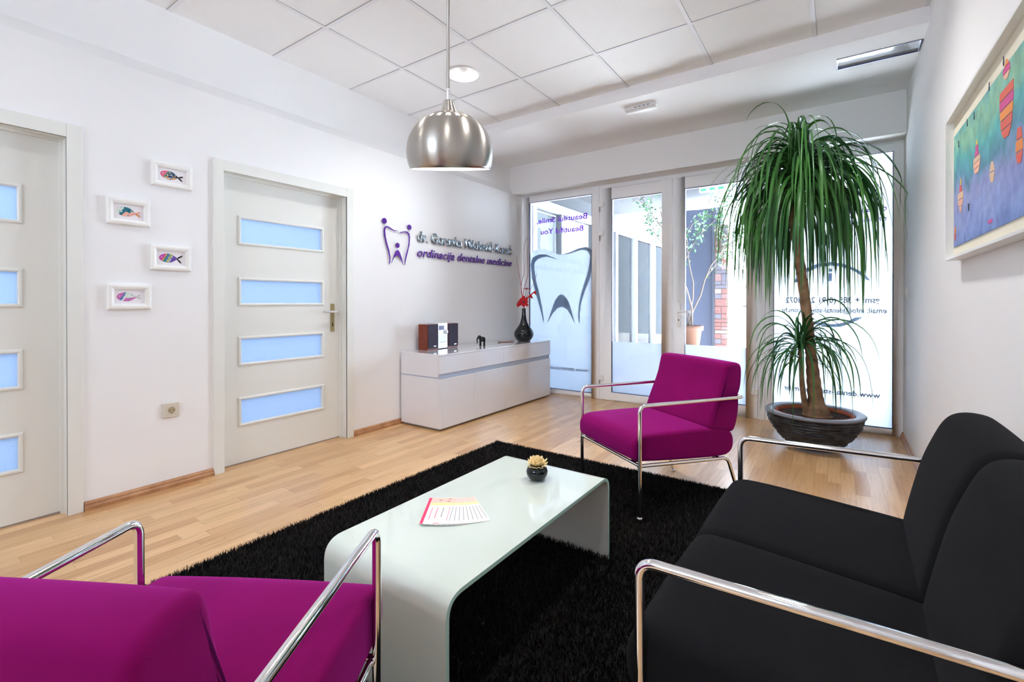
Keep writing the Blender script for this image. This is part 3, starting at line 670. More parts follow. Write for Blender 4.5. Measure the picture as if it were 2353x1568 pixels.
# small elephant figurine, facing left
t = thing('elephant_figurine', 'small black glazed elephant figurine in the middle of the sideboard', 'figurine', (.27, 3.758, SZ), math.radians(-48))
def ellip(mb, c, r, n=14, m=10, mi=0, M=None):
    prof = [(max(1e-4, math.sin(PI*k/m)), -math.cos(PI*k/m)) for k in range(m+1)]
    return mb.lathe(prof, n, mi, (M or Matrix.Identity(4)) @ Matrix.Translation(c) @ Matrix.Diagonal((r[0], r[1], r[2], 1)))
mb = MB(); ellip(mb, (0, .008, .066), (.024, .032, .026))
for dx, dy in ((-.012, -.012), (.012, -.012), (-.012, .026), (.012, .026)): mb.tube([(dx, dy, 0), (dx, dy, .03), (dx*.8, dy, .062)], [.0105, .009, .012], 12)
ellip(mb, (.004, -.024, .085), (.018, .018, .020))
mb.tube([(.004, -.036, .082), (.004, -.046, .062), (.004, -.042, .038), (.006, -.047, .022)], [.010, .007, .005, .004], 10)
mb.build('body', blackgl_m, t)
for s in (-1, 1): ellip(MB(), (.004+s*.019, -.016, .086), (.005, .014, .017)).build('ear', blackgl_m, t)
t = thing('pen_tray', 'thin wooden dish with turned-up ends lying left of the black vase', 'tray', (.22, 4.24, SZ), math.radians(-34))
MB().prism([(-.085, .012), (-.078, .005), (-.06, .0015), (.06, .0015), (.078, .005), (.085, .012), (.081, .0128), (.074, .0075), (.058, .0045), (-.058, .0045), (-.074, .0075), (-.081, .0128)], -.035, .035, lambda a, b, q: (q, a, b)).build('dish', mat('brown_wood', srgb(150, 100, 76), .5), t)

# vase with felt flowers and red twigs
VX, VY = .31, 4.462
t = thing('bottle_vase', 'glossy black bottle-necked vase near the glazed end of the sideboard', 'vase', (VX, VY, SZ))
VP = [(0, .002), (.062, 0), (.070, .006), (.092, .030), (.106, .058), (.110, .082), (.103, .110), (.084, .140), (.060, .170), (.042, .205), (.031, .245), (.025, .290), (.021, .330), (.021, .362), (.018, .366), (.016, .362), (.016, .30)]
MB().lathe(VP, 48).build('body', blackgl_m, t)
fl = thing('felt_flower_stems', 'red felt flower with curly red twigs standing in the black vase', 'flowers', (VX, VY, SZ))
lo = lambda p: (p[0]-VX, p[1]-VY, p[2]-SZ)
def spl(P, n=8):
    P = [Vector(p) for p in P]; Q = [P[0]]+P+[P[-1]]; out = []
    for i in range(1, len(Q)-2):
        a, b, c, d = Q[i-1:i+3]
        for k in range(n):
            u = k/n; out.append(.5*((2*b)+(c-a)*u+(2*a-5*b+4*c-d)*u*u+(3*b-a-3*c+d)*u**3))
    return out+[Q[-2]]
B0 = (.31, 4.462, .99)
for P in ([B0, (.283, 4.444, 1.271), (.26, 4.43, 1.43), (.242, 4.418, 1.585)],
          [B0, (.285, 4.446, 1.25), (.312, 4.464, 1.40), (.305, 4.462, 1.55), (.312, 4.468, 1.68), (.325, 4.476, 1.76), (.345, 4.488, 1.80)],
          [B0, (.305, 4.46, 1.18), (.345, 4.49, 1.38), (.342, 4.490, 1.56), (.350, 4.494, 1.70), (.395, 4.525, 1.86), (.42, 4.543, 1.967)],
          [B0, (.325, 4.473, 1.10), (.366, 4.502, 1.203), (.405, 4.53, 1.31), (.429, 4.547, 1.396)]):
    q = spl([lo(p) for p in P]); MB().tube(q, [.0032*(1-.6*i/len(q)) for i in range(len(q))], 6).build('twig', redstem_m, fl)
def felt(c, R, nrm, n, depth, name='flower', mm=red_m):
    Z_ = Vector(nrm).normalized(); M = Matrix.Translation(c) @ Z_.to_track_quat('Z', 'Y').to_matrix().to_4x4(); mb = MB()
    for k in range(n):
        a = 2*PI*k/n; rr = R*(.75+.35*((k*7) % 5)/5)
        P = [(.12*R, -.10*R), (.7*rr, -.26*R), (rr, -.14*R), (.86*rr, 0), (1.05*rr, .13*R), (.7*rr, .26*R), (.12*R, .10*R)]
        mb.prism(P, -.001, .001, lambda x, y, q: (x, y, q+depth*(x/R)**2), 0, M @ Matrix.Rotation(a, 4, 'Z'))
    ellip(mb, (0, 0, .004), (.16*R, .16*R, .1*R), 12, 8, 1, M)
    return mb.build(name, [mm, black_m], fl)
felt(lo((.315, 4.45, 1.078)), .068, (.57, -.8, .1), 8, .012)
felt(lo((.334, 4.478, 1.226)), .042, (.1, -.1, 1), 8, -.008)
MB().tube([lo((.318, 4.464, 1.08)), lo((.334, 4.478, 1.222))], .002, 6).build('stem', black_m, fl)
M = Matrix.Translation(lo((.30, 4.452, 1.09))) @ Matrix(((.822, 0, -.57, 0), (.57, 0, .822, 0), (0, 1, 0, 0), (0, 0, 0, 1)))
MB().prism([(.03, .0), (.06, .03), (.085, .045), (.09, .03), (.115, .02), (.11, .045), (.10, .062), (.125, .085), (.15, .06), (.152, .09), (.145, .115), (.115, .095), (.085, .07), (.03, .02)], -.0012, .0012, lambda x, y, q: (x, y, q), 0, M).build('felt_leaf', red_m, fl)
MB().prism([(-.02, -.03), (-.055, -.055), (-.068, -.025), (-.058, .0), (-.02, .0)], -.0012, .0012, lambda x, y, q: (x, y, q-.01), 0, M @ Matrix.Translation((0, -.02, 0))).build('felt_leaf', red_m, fl)

# ------------------------------------------------------------------ shaggy rug
RX0, RX1, RY0, RY1 = 1.075, 2.83, .50, 2.930
rug = thing('shag_rug', 'large black shaggy rug under the coffee table', 'rug')
MB().box(RX0+.01, RX1-.01, RY0+.01, RY1-.01, .0005, .010).build('backing', mat('rug_backing', (.006, .006, .007, 1), .95), rug)
rnd = random.Random(4); vs = []; fs = []
NB = 95000; yarn = mat('black_yarn', (.012, .0115, .0125, 1), .7, spec=.25, vary=((.022, .018, .017, 1), 3, .35, .65))
for i in range(NB):
    if rnd.random() < .10:
        e = rnd.random(); 
        if e < .5: x = RX0+rnd.random()*.025; y = RY0+rnd.random()*(RY1-RY0)
        else: x = RX0+rnd.random()*(RX1-RX0); y = RY1-rnd.random()*.025
    else: x = RX0+rnd.random()*(RX1-RX0); y = RY0+rnd.random()*(RY1-RY0)
    a = rnd.random()*2*PI; h = .020+rnd.random()*.016; ln = rnd.random()*.022; d = rnd.random()*2*PI
    ca, sa = math.cos(a)*.0022, math.sin(a)*.0022; lx, ly = ln*math.cos(d), ln*math.sin(d); o = len(vs)
    vs += [(x-ca, y-sa, .008), (x+ca, y+sa, .008), (x-ca*.9+lx*.4, y-sa*.9+ly*.4, .008+h*.6), (x+ca*.9+lx*.4, y+sa*.9+ly*.4, .008+h*.6), (x+lx, y+ly, .008+h)]
    fs += [(o, o+1, o+3, o+2), (o+2, o+3, o+4)]
me = bpy.data.meshes.new('pile'); me.from_pydata(vs, [], fs); me.materials.append(yarn); o = bpy.data.objects.new('pile', me); C.objects.link(o); o.parent = rug; o['kind'] = 'stuff'

# ------------------------------------------------------------------ coffee table
t = thing('coffee_table', 'low coffee table of one bent sheet of white glass on the black rug', 'coffee table')
TX0, TX1, TY0, TY1, TH, TT = 1.905, 2.398, .938, 1.925, .360, .012
path = rounded_path([(0, TY0, .012), (0, TY0, TH), (0, TY1, TH), (0, TY1, .012)], .062, 10)
nv = []; pts = path
for i, p in enumerate(pts):
    a = pts[max(0, i-1)]; b = pts[min(len(pts)-1, i+1)]; tg = (b-a).normalized(); nv.append(Vector((0, tg.z, -tg.y)))   # points inward
mb = MB(); vs = []; N_ = len(pts); e = .0015
for i, p in enumerate(pts):
    q = p+nv[i]*TT
    vs += [(TX0, p.y, p.z), (TX1, p.y, p.z), (TX1, q.y, q.z), (TX0, q.y, q.z)]
F = [[], [], []]
for i in range(N_-1):
    a, b = i*4, (i+1)*4
    F[0].append((a, a+1, b+1, b)); F[1].append((a+3, b+3, b+2, a+2)); F[2] += [(a+1, a+2, b+2, b+1), (a, b, b+3, a+3)]
F[2] += [(0, 3, 2, 1), (4*N_-4, 4*N_-3, 4*N_-2, 4*N_-1)]
for k in range(3): mb.add(vs, F[k], k, k < 2)
mb.build('bent_glass', [tglass_m, tback_m, tedge_m], t, bevel=None)
# leaflets in a fan
pv = (1.896, 1.507)
stripe = pcol('leaflet_pink', 240, 60, 110); blush = pcol('leaflet_photo', 236, 198, 186); yel = pcol('leaflet_yellow', 244, 226, 160); gry = pcol('leaflet_grey', 170, 170, 176); brn = pcol('leaflet_brown', 170, 110, 100); pkt = pcol('leaflet_pink_text', 240, 160, 175)
NL = 9
for i in range(NL):     # i = 0 lies at the bottom, its fanned edge to the right
    a = math.radians(-35.5-i*(19.5/(NL-1)))
    lab = 'pink-edged white leaflet on top of the fan on the coffee table' if i == NL-1 else ('rightmost leaflet of the fan, at the bottom of the pile' if i == 0 else 'white leaflet fanned under the pink-edged one on the coffee table')
    z = TH+.0004+i*.0009
    L = thing('leaflet', lab, 'leaflet', (pv[0], pv[1], z), a, 'leaflets fanned out on the coffee table')
    r0, r1, h = .188, .386, .050
    MB().box(r0, r1, -h, h, 0, .0006).build('paper', paper_m, L)
    mb = MB(); e = .0007
    def patch(x0, x1, y0, y1, mi): mb.add([(x0, y0, e), (x1, y0, e), (x1, y1, e), (x0, y1, e)], [(0, 1, 2, 3)], mi)
    y_ = -h+(.0105 if i == NL-1 else .001); patch(r0+.001, r0+.042, y_, h-.001, 1); patch(r0+.042, r0+.062, y_, h-.001, 2)
    for q in range(3): x = r0+.008+q*.01; y = -h+.014+((i*37+q*29) % 60)*.001; mb.add([(x, y, e+.0001), (x+.006, y, e+.0001), (x+.006, y+.01, e+.0001), (x, y+.01, e+.0001)], [(0, 1, 2, 3)], 5)
    if i == NL-1: patch(r0, r1, -h, -h+.010, 0)
    for q, yy in enumerate((-h+.022, -h+.040, -h+.060)): patch(r0+.08, r1-.03-q*.008, yy, yy+.004, 4 if q < 2 and i == NL-1 else 3)
    for yy in (h-.018, h-.008): patch(r0+.075, r1-.02, yy, yy+.0026, 3 if yy > h-.01 else 4)
    patch(r1-.006, r1-.0005, -h+.01+i*.004, -h+.03+i*.004, 0 if i % 2 else 4)
    mb.build('print', [stripe, blush, yel, gry, pkt, brn], L, normals=False)
t = thing('round_bud_vase', 'small round black pot at the far end of the coffee table', 'vase', (2.178, 1.712, TH))
BP = [(0, .001), (.022, 0), (.034, .008), (.0425, .024), (.0435, .036), (.038, .050), (.028, .059), (.022, .061), (.020, .056), (.030, .040)]
MB().lathe(BP, 40).build('body', blackgl_m, t)
t = thing('wood_flower', 'cream wood-shaving flower set in the small round black pot', 'flower', (2.178, 1.712, TH+.052))
mb = MB(); rr = random.Random(2)
for ring_i, (el, L_, n_) in enumerate(((8, .046, 15), (30, .048, 15), (50, .046, 13), (68, .042, 10), (84, .036, 7))):
    for k in range(n_):
        a = 2*PI*k/n_+ring_i*.3; E_ = math.radians(el+rr.uniform(-6, 6)); l_ = L_*rr.uniform(.85, 1.1)
        M = Matrix.Rotation(a, 4, 'Z') @ Matrix.Rotation(-E_, 4, 'Y')
        mb.prism([(.002, -.003), (l_*.6, -.0085), (l_*.92, -.006), (l_, 0), (l_*.92, .006), (l_*.6, .0085), (.002, .003)], -.0004, .0004, lambda x, y, q: (x, y, q+.006*(x/.045)**2-abs(y)*.3), 0, M)
mb.build('petals', cream_m, t)

# ------------------------------------------------------------------ tubular seats
SEAT = [(-.022, .312), (-.030, .345), (-.026, .395), (.0, .424), (.06, .432), (.3, .432), (.50, .425), (.575, .405), (.600, .372), (.602, .32), (.580, .286), (.53, .270), (.3, .282), (.02, .302)]
BACK = [(.432, .418), (.440, .455), (.478, .545), (.520, .635), (.538, .705), (.547, .742), (.560, .755), (.600, .758), (.640, .752), (.654, .738), (.658, .705), (.653, .640), (.643, .605), (.632, .586), (.638, .560), (.636, .50), (.620, .43), (.600, .392), (.56, .395), (.49, .405)]
def tubular(name, label, cat, pose, w, m, seat, back, n_c, tilt_arm=0, group=None, bz=.03, db=0):
    """local frame: u across, b backwards"""
    x, y, th = pose
    t = thing(name, label, cat, (x, y, 0), -th, group)
    seat = [(b+db, z) for b, z in seat]; back = [(b+db, z) for b, z in back]
    hw = w/2; H = .576; L = .640; R = .0098; gap = .010
    for k in range(n_c):
        a = -hw+gap+(w-2*gap)*k/n_c; b = -hw+gap+(w-2*gap)*(k+1)/n_c
        cushion(MB(), seat, a+.0005, b-.0005, .018 if n_c == 1 else .028, .004).build('seat', m, t)
        cushion(MB(), back, a, b, .020 if n_c == 1 else .036, .004).build('backrest', m, t)
    for s in (-1, 1):
        u = s*hw
        MB().tube([(u, 0, bz+.012), (u, 0, H-.07)], R, 16).build('leg', chrome_m, t)
        MB().tube(rounded_path([(u, 0, H-.07), (u, 0, H), (u, L, H+tilt_arm), (u-s*.03, L+.012, H+tilt_arm)], .052, 9), R, 16).build('armrest', chrome_m, t)
        MB().tube(rounded_path([(u-s*.012, .0, .285), (u-s*.012, .555, .262), (u-s*.012, .648, .014)], .05, 8), R*.9, 14).build('leg', chrome_m, t)
        for (bx, by) in ((u, 0), (u-s*.012, .648)):
            zz = bz if by == 0 else 0
            MB().lathe([(0, 0), (.013, .001), (.015, .006), (.012, .014), (.0075, .020)], 20, M=Matrix.Translation((bx, by, zz))).build('foot', chrome_m, t)
    MB().tube([(-hw, .0, .290), (hw, .0, .290)], R*.8, 12).build('crossbar', chrome_m, t)
    MB().tube([(-hw+.012, .50, .2655), (hw-.012, .50, .2655)], R*.8, 12).build('crossbar', chrome_m, t)
    MB().tube([(-hw+.03, L+.012, H+tilt_arm), (hw-.03, L+.012, H+tilt_arm)], R, 12).build('back_rail', chrome_m, t)
    for s in (-1, 1): MB().box(s*(hw-.10)-.012, s*(hw-.10)+.012, .03, .56, .276, .290).build('seat_bracket', black_m, t)
    return t
G = 'magenta tubular armchairs around the table'
tubular('armchair', 'magenta armchair with chrome tube frame standing before the glass doors', 'armchair', (2.168, 2.449, .603), .556, mag_m, SEAT, BACK, 1, 0, G)
tubular('armchair', 'magenta armchair seen from behind in the lower left foreground', 'armchair', (2.097, .641, 2.605), .556, mag_m, SEAT, BACK, 1, 0, G, db=-.05)
SSEAT = [(-.03, .312), (-.040, .345), (-.036, .395), (-.01, .432), (.05, .440), (.3, .425), (.50, .410), (.585, .395), (.606, .365), (.606, .32), (.585, .286), (.53, .270), (.3, .282), (.02, .302)]
SBACK = [(.455, .395), (.462, .44), (.478, .52), (.500, .615), (.528, .690), (.545, .728), (.566, .752), (.60, .762), (.645, .755), (.668, .730), (.666, .650), (.65, .605), (.638, .586), (.645, .560), (.642, .50), (.625, .43), (.600, .385), (.56, .380), (.50, .385)]
tubular('sofa', 'black two-seat sofa with chrome tube arms along the right wall', 'sofa', (2.868, 1.494, 1.594), 1.013, blk_m, SSEAT, SBACK, 2, .022, bz=0)

# ------------------------------------------------------------------ ponytail palm
PX, PY = 3.03, 4.215
t = thing('planter_bowl', 'dark slate-textured bowl planter standing before the right pane', 'planter', (PX, PY, 0))
mb = MB(); nz = 26; n = 90; vs = []; fs = []; rr = random.Random(9)
for i in range(nz+1):
    u = i/nz; r = .15+.155*math.sin(u*PI/2*.98)**.9; z = .012+.245*u
    for k in range(n):
        a = 2*PI*k/n; nn = mnoise.noise(Vector((math.cos(a)*3.2, math.sin(a)*3.2, z*48)))
        r2 = r+(nn*.010 if 0 < i < nz else 0)+(.004 if i % 2 else -.004); vs.append((r2*math.cos(a), r2*math.sin(a), z+.006*mnoise.noise(Vector((math.cos(a)*5, math.sin(a)*5, 4+i)))*(0 < i < nz)))
for i in range(nz):
    for k in range(n): fs.append((i*n+k, i*n+(k+1) % n, (i+1)*n+(k+1) % n, (i+1)*n+k))
mb.add(vs, fs, 0, False); mb.disc(.15, .012)
mb.build('bowl', potm, t)
MB().lathe([(.300, .250), (.316, .256), (.318, .266), (.308, .274), (.262, .270), (.252, .262), (.250, .235)], 72).build('rim', potrim_m, t)
MB().lathe([(.248, .225), (.248, .262), (.240, .266), (.235, .262), (.235, .225)], 60).build('inner_pot', terra_m, t)
MB().lathe([(.15, 0), (.15, .012)], 40).build('foot', potrim_m, t)
pl = thing('ponytail_palm', 'tall ponytail palm with a leaning trunk and drooping green leaves in the bowl', 'plant', (PX, PY, .24))
PB = (PX, PY, .24); lp = lambda p: Vector((p[0]-PB[0], p[1]-PB[1], p[2]-PB[2]))
MB().lathe([(0, .0), (.235, .0)], 40).build('soil', soil_m, pl)
soil = pl.children[0]
tr = spl([lp(p) for p in ((3.050, 4.222, .235), (3.047, 4.220, .32), (3.030, 4.208, .50), (3.012, 4.196, .72), (2.974, 4.172, 1.12), (2.935, 4.146, 1.45), (2.905, 4.126, 1.72), (2.915, 4.14, 1.92))], 8)
rad = []
for i, p in enumerate(tr):
    z = p.z; rad.append(.095 if z < .01 else (.095-(.095-.052)*min(1, z/.10) if z < .10 else (.052-(.052-.036)*min(1, (z-.10)/.35) if z < .45 else .036-.006*min(1, (z-.45)/1.2))))
for i in range(len(tr)): rad[i] *= 1+.06*math.sin(i*2.1)
MB().tube(tr, rad, 20).build('trunk', bark_m, pl)
of = spl([lp(p) for p in ((2.99, 4.19, .24), (2.965, 4.168, .42), (2.955, 4.162, .60), (2.953, 4.16, .74))], 5)
MB().tube(of, [.022-.010*i/len(of) for i in range(len(of))], 12).build('offshoot_stem', bark_m, pl)
def ribbons(mb, center, n, Lr, w, el, g, seed, spread=.03, xmax=3.57, ymax=4.86, zmin=.0, az_bias=None, seg=16, grav_pow=1.0):
    rn = random.Random(seed)
    for i in range(n):
        az = rn.uniform(0, 2*PI); e = math.radians(rn.uniform(*el)); L_ = rn.uniform(*Lr)
        d = Vector((math.cos(az)*math.cos(e), math.sin(az)*math.cos(e), math.sin(e)))
        p = Vector(center)+Vector((rn.uniform(-1, 1), rn.uniform(-1, 1), rn.uniform(-1.2, 1.2)))*spread
        ds = L_/seg; gg = g*rn.uniform(.7, 1.5); w0 = w*rn.uniform(.7, 1.25); vs = []; fs = []; tw = rn.uniform(-1.2, 1.2); ph = rn.uniform(0, 6); side0 = d.cross(Vector((0, 0, 1))).normalized()
        for k in range(seg+1):
            u = k/seg; ww = w0*(.65+1.3*u if u < .27 else (1-(u-.27)/.73)**.75)
            sd = (side0-d*side0.dot(d)).normalized(); up = sd.cross(d); ang = tw*u*1.6+.3*math.sin(ph+u*5); sv = (sd*math.cos(ang)+up*math.sin(ang))*ww/2
            kee = up*ww*.18
            vs += [p-sv, p-kee, p+sv]
            d = (d+Vector((0, 0, -1))*gg*ds*(.5+1.6*u)+Vector((rn.uniform(-1, 1), rn.uniform(-1, 1), 0))*.035).normalized()
            p = p+d*ds
            q = p.copy()
            wx, wy, wz = q.x+PB[0], q.y+PB[1], q.z+PB[2]
            if wx > xmax: p.x = xmax-PB[0]-.002*k; d.x = min(d.x, 0)
            if wy > ymax: p.y = ymax-PB[1]-.002*k; d.y = min(d.y, 0)
            if wz < zmin: p.z = zmin-PB[2]; d.z = abs(d.z)*.2
        for k in range(seg): a = k*3; b = a+3; fs += [(a, a+1, b+1, b), (a+1, a+2, b+2, b+1)]
        mb.add(vs, fs, 0, True)
mb = MB(); hc = lp((2.945, 4.165, 1.98))
ribbons(mb, hc, 200, (.85, 1.22), .028, (5, 85), 6.2, 3, .05)
ribbons(mb, hc+Vector((0, 0, .09)), 90, (.45, .85), .023, (35, 88), 6.0, 8, .045)
ribbons(mb, hc+Vector((0, 0, -.14)), 130, (.50, .95), .019, (-15, 40), 7.0, 5, .035)
ribbons(mb, hc+Vector((.0, 0, .06)), 50, (.90, 1.20), .016, (20, 55), 3.2, 12, .04)
mb.build('crown_leaves', leaf_m, pl, normals=False)
mb = MB(); oc = lp((2.952, 4.158, .74))
ribbons(mb, oc, 78, (.40, .82), .017, (10, 80), 6.5, 21, .02, zmin=.03)
ribbons(mb, oc+Vector((0, 0, -.06)), 16, (.35, .6), .014, (-10, 50), 5, 22, .02, zmin=.03)
mb.build('offshoot_leaves', leaf_m, pl, normals=False)

# ------------------------------------------------------------------ shadow-box painting on the right wall
t = thing('framed_painting', 'painting of kite-like shapes in a deep white shadow-box frame on the right wall', 'painting')
FX = W-.052; ZB, ZTp = 1.252, 1.848; YA, YE = 1.10, 2.832; fr = .010
mb = MB()
mb.box(FX, W, YE-fr, YE, ZB, ZTp); mb.box(FX, W, YA, YA+fr, ZB, ZTp); mb.box(FX, W, YA+fr, YE-fr, ZB, ZB+fr); mb.box(FX, W, YA+fr, YE-fr, ZTp-fr, ZTp)
mb.build('frame', framew_m, t, bevel=.0012)
MB().box(W-.026, W-.022, YA+fr, YE-fr, ZB+fr, ZTp-fr).build('mount', cream_frame_m, t)
def paint_mat():
    m = bpy.data.materials.new('painted_canvas'); m.use_nodes = True; nt = m.node_tree; L = nt.links; N = nt.nodes; b = N['Principled BSDF']; b.inputs['Roughness'].default_value = .6
    tc = N.new('ShaderNodeTexCoord'); s = N.new('ShaderNodeSeparateXYZ'); L.new(tc.outputs['Object'], s.inputs[0])
    n1 = N.new('ShaderNodeTexNoise'); n1.inputs['Scale'].default_value = 5; n1.inputs['Detail'].default_value = 6; n1.inputs['Distortion'].default_value = 1.2; L.new(tc.outputs['Object'], n1.inputs['Vector'])
    a = N.new('ShaderNodeMath'); a.operation = 'MULTIPLY_ADD'; L.new(n1.outputs['Fac'], a.inputs[0]); a.inputs[1].default_value = .28; L.new(s.outputs['Z'], a.inputs[2])
    mr = N.new('ShaderNodeMapRange'); mr.inputs[1].default_value = 1.40; mr.inputs[2].default_value = 1.96; L.new(a.outputs[0], mr.inputs[0])
    cr = N.new('ShaderNodeValToRGB'); e = cr.color_ramp; e.elements[0].color = srgb(94, 124, 186); e.elements[1].color = srgb(96, 180, 190)
    for p_, c in ((.22, srgb(140, 158, 214)), (.42, srgb(150, 158, 206)), (.55, srgb(96, 150, 176)), (.68, srgb(96, 182, 180)), (.82, srgb(140, 190, 160))): q = e.elements.new(p_); q.color = c
    L.new(mr.outputs[0], cr.inputs[0])
    n2 = N.new('ShaderNodeTexNoise'); n2.inputs['Scale'].default_value = 22; n2.inputs['Detail'].default_value = 8; L.new(tc.outputs['Object'], n2.inputs['Vector'])
    mx = N.new('ShaderNodeMix'); mx.data_type = 'RGBA'; mx.blend_type = 'OVERLAY'; mx.inputs[0].default_value = .55; L.new(cr.outputs[0], mx.inputs[6]); L.new(n2.outputs['Fac'], mx.inputs[7]); L.new(mx.outputs[2], b.inputs['Base Color'])
    return m
MB().box(W-.030, W-.026, YA+.05, 2.795, ZB+.054, ZTp-.078).build('canvas', paint_mat(), t)
pm = [pcol('paint_coral', 226, 110, 96), pcol('paint_orange', 236, 150, 84), pcol('paint_pink', 214, 90, 150), pcol('paint_peach', 238, 186, 160), pcol('paint_shadow_blue', 84, 110, 170), pcol('paint_ink', 50, 66, 84), pcol('paint_yellow', 232, 206, 96), pcol('paint_sand', 226, 196, 166)]
mb = MB()
def strokes(yc, zc, wy, hz, seq):
    z = zc-hz/2; n = len(seq); mb = MB()
    for i, (c, k0, k1) in enumerate(seq):
        dz = hz/n; mb.prism([(yc-wy/2*k0, z), (yc+wy/2*k0, z+dz*.12), (yc+wy/2*k1, z+dz), (yc-wy/2*k1, z+dz*.9)], W-.0312, W-.030, lambda y, z_, q: (q, y, z_), c); z += dz
    mb.build('painted_shape', pm, t, normals=False)
strokes(2.05, 1.63, .13, .15, [(0, .35, .8), (0, .8, .9), (1, .9, 1), (2, 1, 1.05), (0, 1.05, 1)])
strokes(2.05, 1.755, .07, .06, [(3, .3, 1), (2, 1, .9), (1, .6, .1)])
strokes(2.40, 1.590, .09, .12, [(3, .6, .9), (3, .9, 1.1), (7, 1.1, 1), (2, .6, .5), (2, .4, .35), (6, .3, .1)])
strokes(2.66, 1.50, .10, .14, [(3, .1, .5), (3, .6, 1), (7, 1, .9), (0, .4, .3), (6, .2, .1)])
strokes(2.20, 1.49, .06, .07, [(7, .5, 1), (7, 1, .3)])
strokes(1.93, 1.50, .06, .10, [(0, .5, 1), (1, 1, .9), (0, .8, .5)])
strokes(2.76, 1.36, .03, .06, [(0, .5, 1), (1, 1, .5)])
for y, z in ((2.70, 1.715), (2.55, 1.755), (2.44, 1.745), (2.24, 1.775), (2.08, 1.79)): strokes(y, z, .012, .03, [(5, .6, 1.2), (5, .7, .5)])
strokes(2.22, 1.335, .06, .012, [(2, .8, .8)]); strokes(2.52, 1.43, .02, .03, [(5, .6, 1)])

# ------------------------------------------------------------------ outside the glazing
struct(MB().box(-3, 9, 5.0, 16, -.10, -.02).build('floor_terrace', ext_floor_m))
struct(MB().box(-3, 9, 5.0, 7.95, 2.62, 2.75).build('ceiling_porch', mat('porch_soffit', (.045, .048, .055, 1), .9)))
t = thing('shopfront', 'white-framed glazed front with pale curtains outside to the left', 'shopfront')
mb = MB(); ysm = [5.2, 5.95, 7.0, 7.92, 8.9, 10.0, 11.4, 13.2]
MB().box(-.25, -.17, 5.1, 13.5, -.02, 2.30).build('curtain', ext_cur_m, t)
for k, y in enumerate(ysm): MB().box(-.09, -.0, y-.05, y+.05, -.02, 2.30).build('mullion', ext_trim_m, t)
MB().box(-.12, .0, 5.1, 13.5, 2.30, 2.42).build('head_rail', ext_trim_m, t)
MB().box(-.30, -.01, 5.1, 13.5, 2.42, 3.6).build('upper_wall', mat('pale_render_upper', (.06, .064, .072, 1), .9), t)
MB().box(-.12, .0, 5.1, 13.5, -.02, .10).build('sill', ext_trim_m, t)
MB().box(-.07, -.06, 5.1, 13.5, .1, 2.3).build('glass', glassy('thin_shop_glass', 1.08), t)
tag(MB().box(1.12, 1.70, 7.25, 7.40, -.02, 2.42).build('dark_panel', ext_dark_m), 'tall slate-blue panel behind the ficus outside the right glass door', 'panel')
tag(MB().box(1.72, 1.82, 7.22, 7.38, -.02, 2.42).build('grey_post', ext_grey_m), 'pale grey-blue post beside the dark panel outside', 'post')
t = thing('brick_pillar', 'narrow mosaic brick pillar outside the right glass door', 'pillar', (1.885, 6.98, -.02))
MB().box(-.085, .085, -.06, .08, 0, 2.14).build('render_core', mat('sandy_render', (.20, .16, .125, 1), .9), t)
bk = [mat('brick_rose', (.28, .16, .15, 1), .8), mat('brick_red', (.26, .12, .105, 1), .8), mat('brick_grey', (.17, .15, .18, 1), .8), mat('brick_pale', (.34, .25, .24, 1), .8)]
mb = MB(); z = .02; k = 0; rr = random.Random(5)
while z < 2.06:
    h = rr.choice((.05, .07, .10)); 
    if k % 3: mb.box(-.075, .0, -.072, -.06, z, z+h-.008, rr.randrange(4)); mb.box(.006, .075, -.070, -.06, z, z+h-.008, rr.randrange(4))
    else: mb.box(-.07, .07, -.074, -.06, z, z+h-.008, rr.randrange(4))
    z += h; k += 1
mb.build('brick_slips', bk, t)
terra2_m = mat('terracotta_outdoor', (.20, .09, .055, 1), .7)
t = thing('ficus_tree', 'thin-stemmed ficus in a terracotta pot outside the right glass door', 'tree', (1.60, 6.40, -.02))
MB().lathe([(0, .002), (.11, 0), (.15, .29), (.17, .29), (.175, .35), (.16, .35), (.15, .33), (0, .33)], 36, M=Matrix.Translation((0, 0, .44))).build('pot', terra2_m, t)
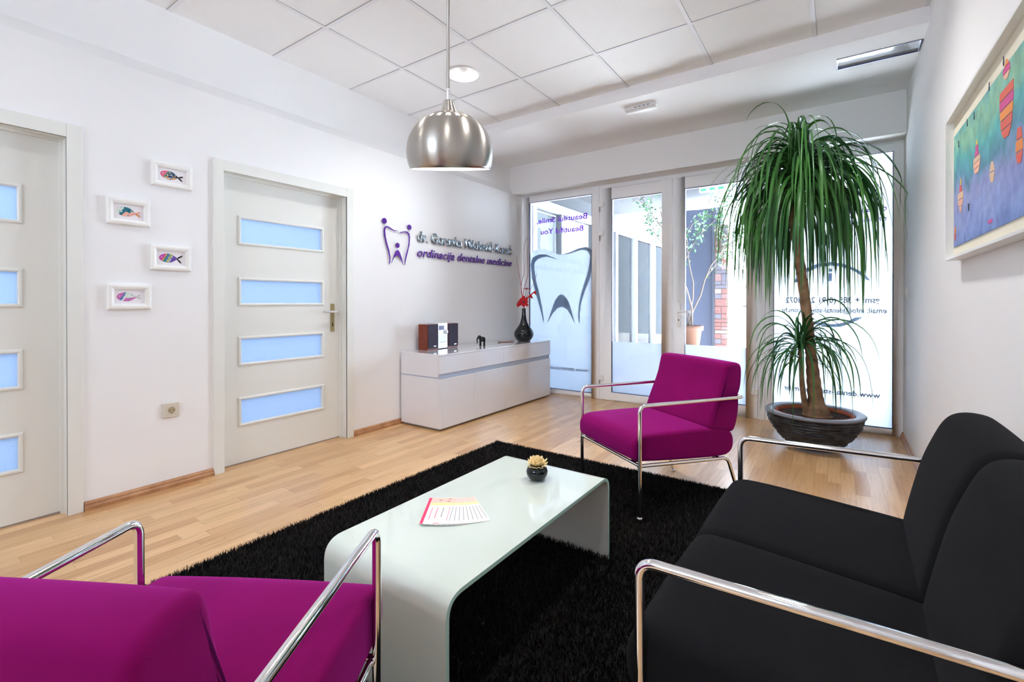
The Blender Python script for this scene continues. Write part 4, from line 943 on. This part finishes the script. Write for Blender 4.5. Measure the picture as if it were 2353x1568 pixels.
MB().box(-.2, .2, -.2, .2, 0, .44).build('pot_stand', ext_wall_m, t)
rr = random.Random(11); mw = MB(); ml = MB()
def branch(p, d, L_, r, lev):
    pts = [p]; q = p
    for k in range(6):
        d = (d+Vector((rr.uniform(-.25, .25), rr.uniform(-.25, .25), rr.uniform(-.05, .12)))).normalized(); q = q+d*L_/6; pts.append(q)
        if lev > 0 and k > 1 and rr.random() < .75: branch(q, (d+Vector((rr.uniform(-1, 1), rr.uniform(-1, 1), rr.uniform(-.1, .5)))).normalized(), L_*.5, r*.5, lev-1)
        if lev < 2:
            for _ in range(4):
                c = q+Vector((rr.uniform(-.06, .06), rr.uniform(-.06, .06), rr.uniform(-.07, .03))); u = Vector((rr.uniform(-1, 1), rr.uniform(-1, 1), rr.uniform(-.9, .3))).normalized(); v = u.orthogonal().normalized(); l_ = rr.uniform(.035, .06)
                ml.add([c, c+u*l_*.5+v*l_*.28, c+u*l_, c+u*l_*.5-v*l_*.28], [(0, 1, 2, 3)])
    mw.tube(pts, [r*(1-.5*i/6) for i in range(7)], 6)
for a in range(4): branch(Vector((.02*a-.03, .02*(a % 2), .77)), Vector((.25*math.cos(a*1.6), .25*math.sin(a*1.6), 1)).normalized(), 1.15+.15*a, .014, 2)
mw.build('branches', ficusw_m, t, normals=False); ml.build('leaves', ficus_m, t, normals=False)
t = thing('railing', 'thin grey railing outside behind the brick pillar', 'railing', (0, 7.6, -.02))
MB().box(2.05, 3.2, -.01, .01, 1.02, 1.045).build('top_rail', rail_m, t)
for k in range(9): MB().box(2.10+k*.13, 2.112+k*.13, -.006, .006, .0, 1.02).build('baluster', rail_m, t)
t = thing('exit_sign_light', 'flat emergency sign fitting with green pictograms on the porch ceiling', 'sign', (1.80, 6.83, 2.62))
MB().box(-.17, .17, -.04, .04, -.05, 0).build('housing', white_m, t)
gm = pcol('exit_green', 90, 190, 140)
for k in range(3): MB().box(-.15+k*.11, -.08+k*.11, -.0405, -.04, -.045, -.012).build('pictogram', gm, t)
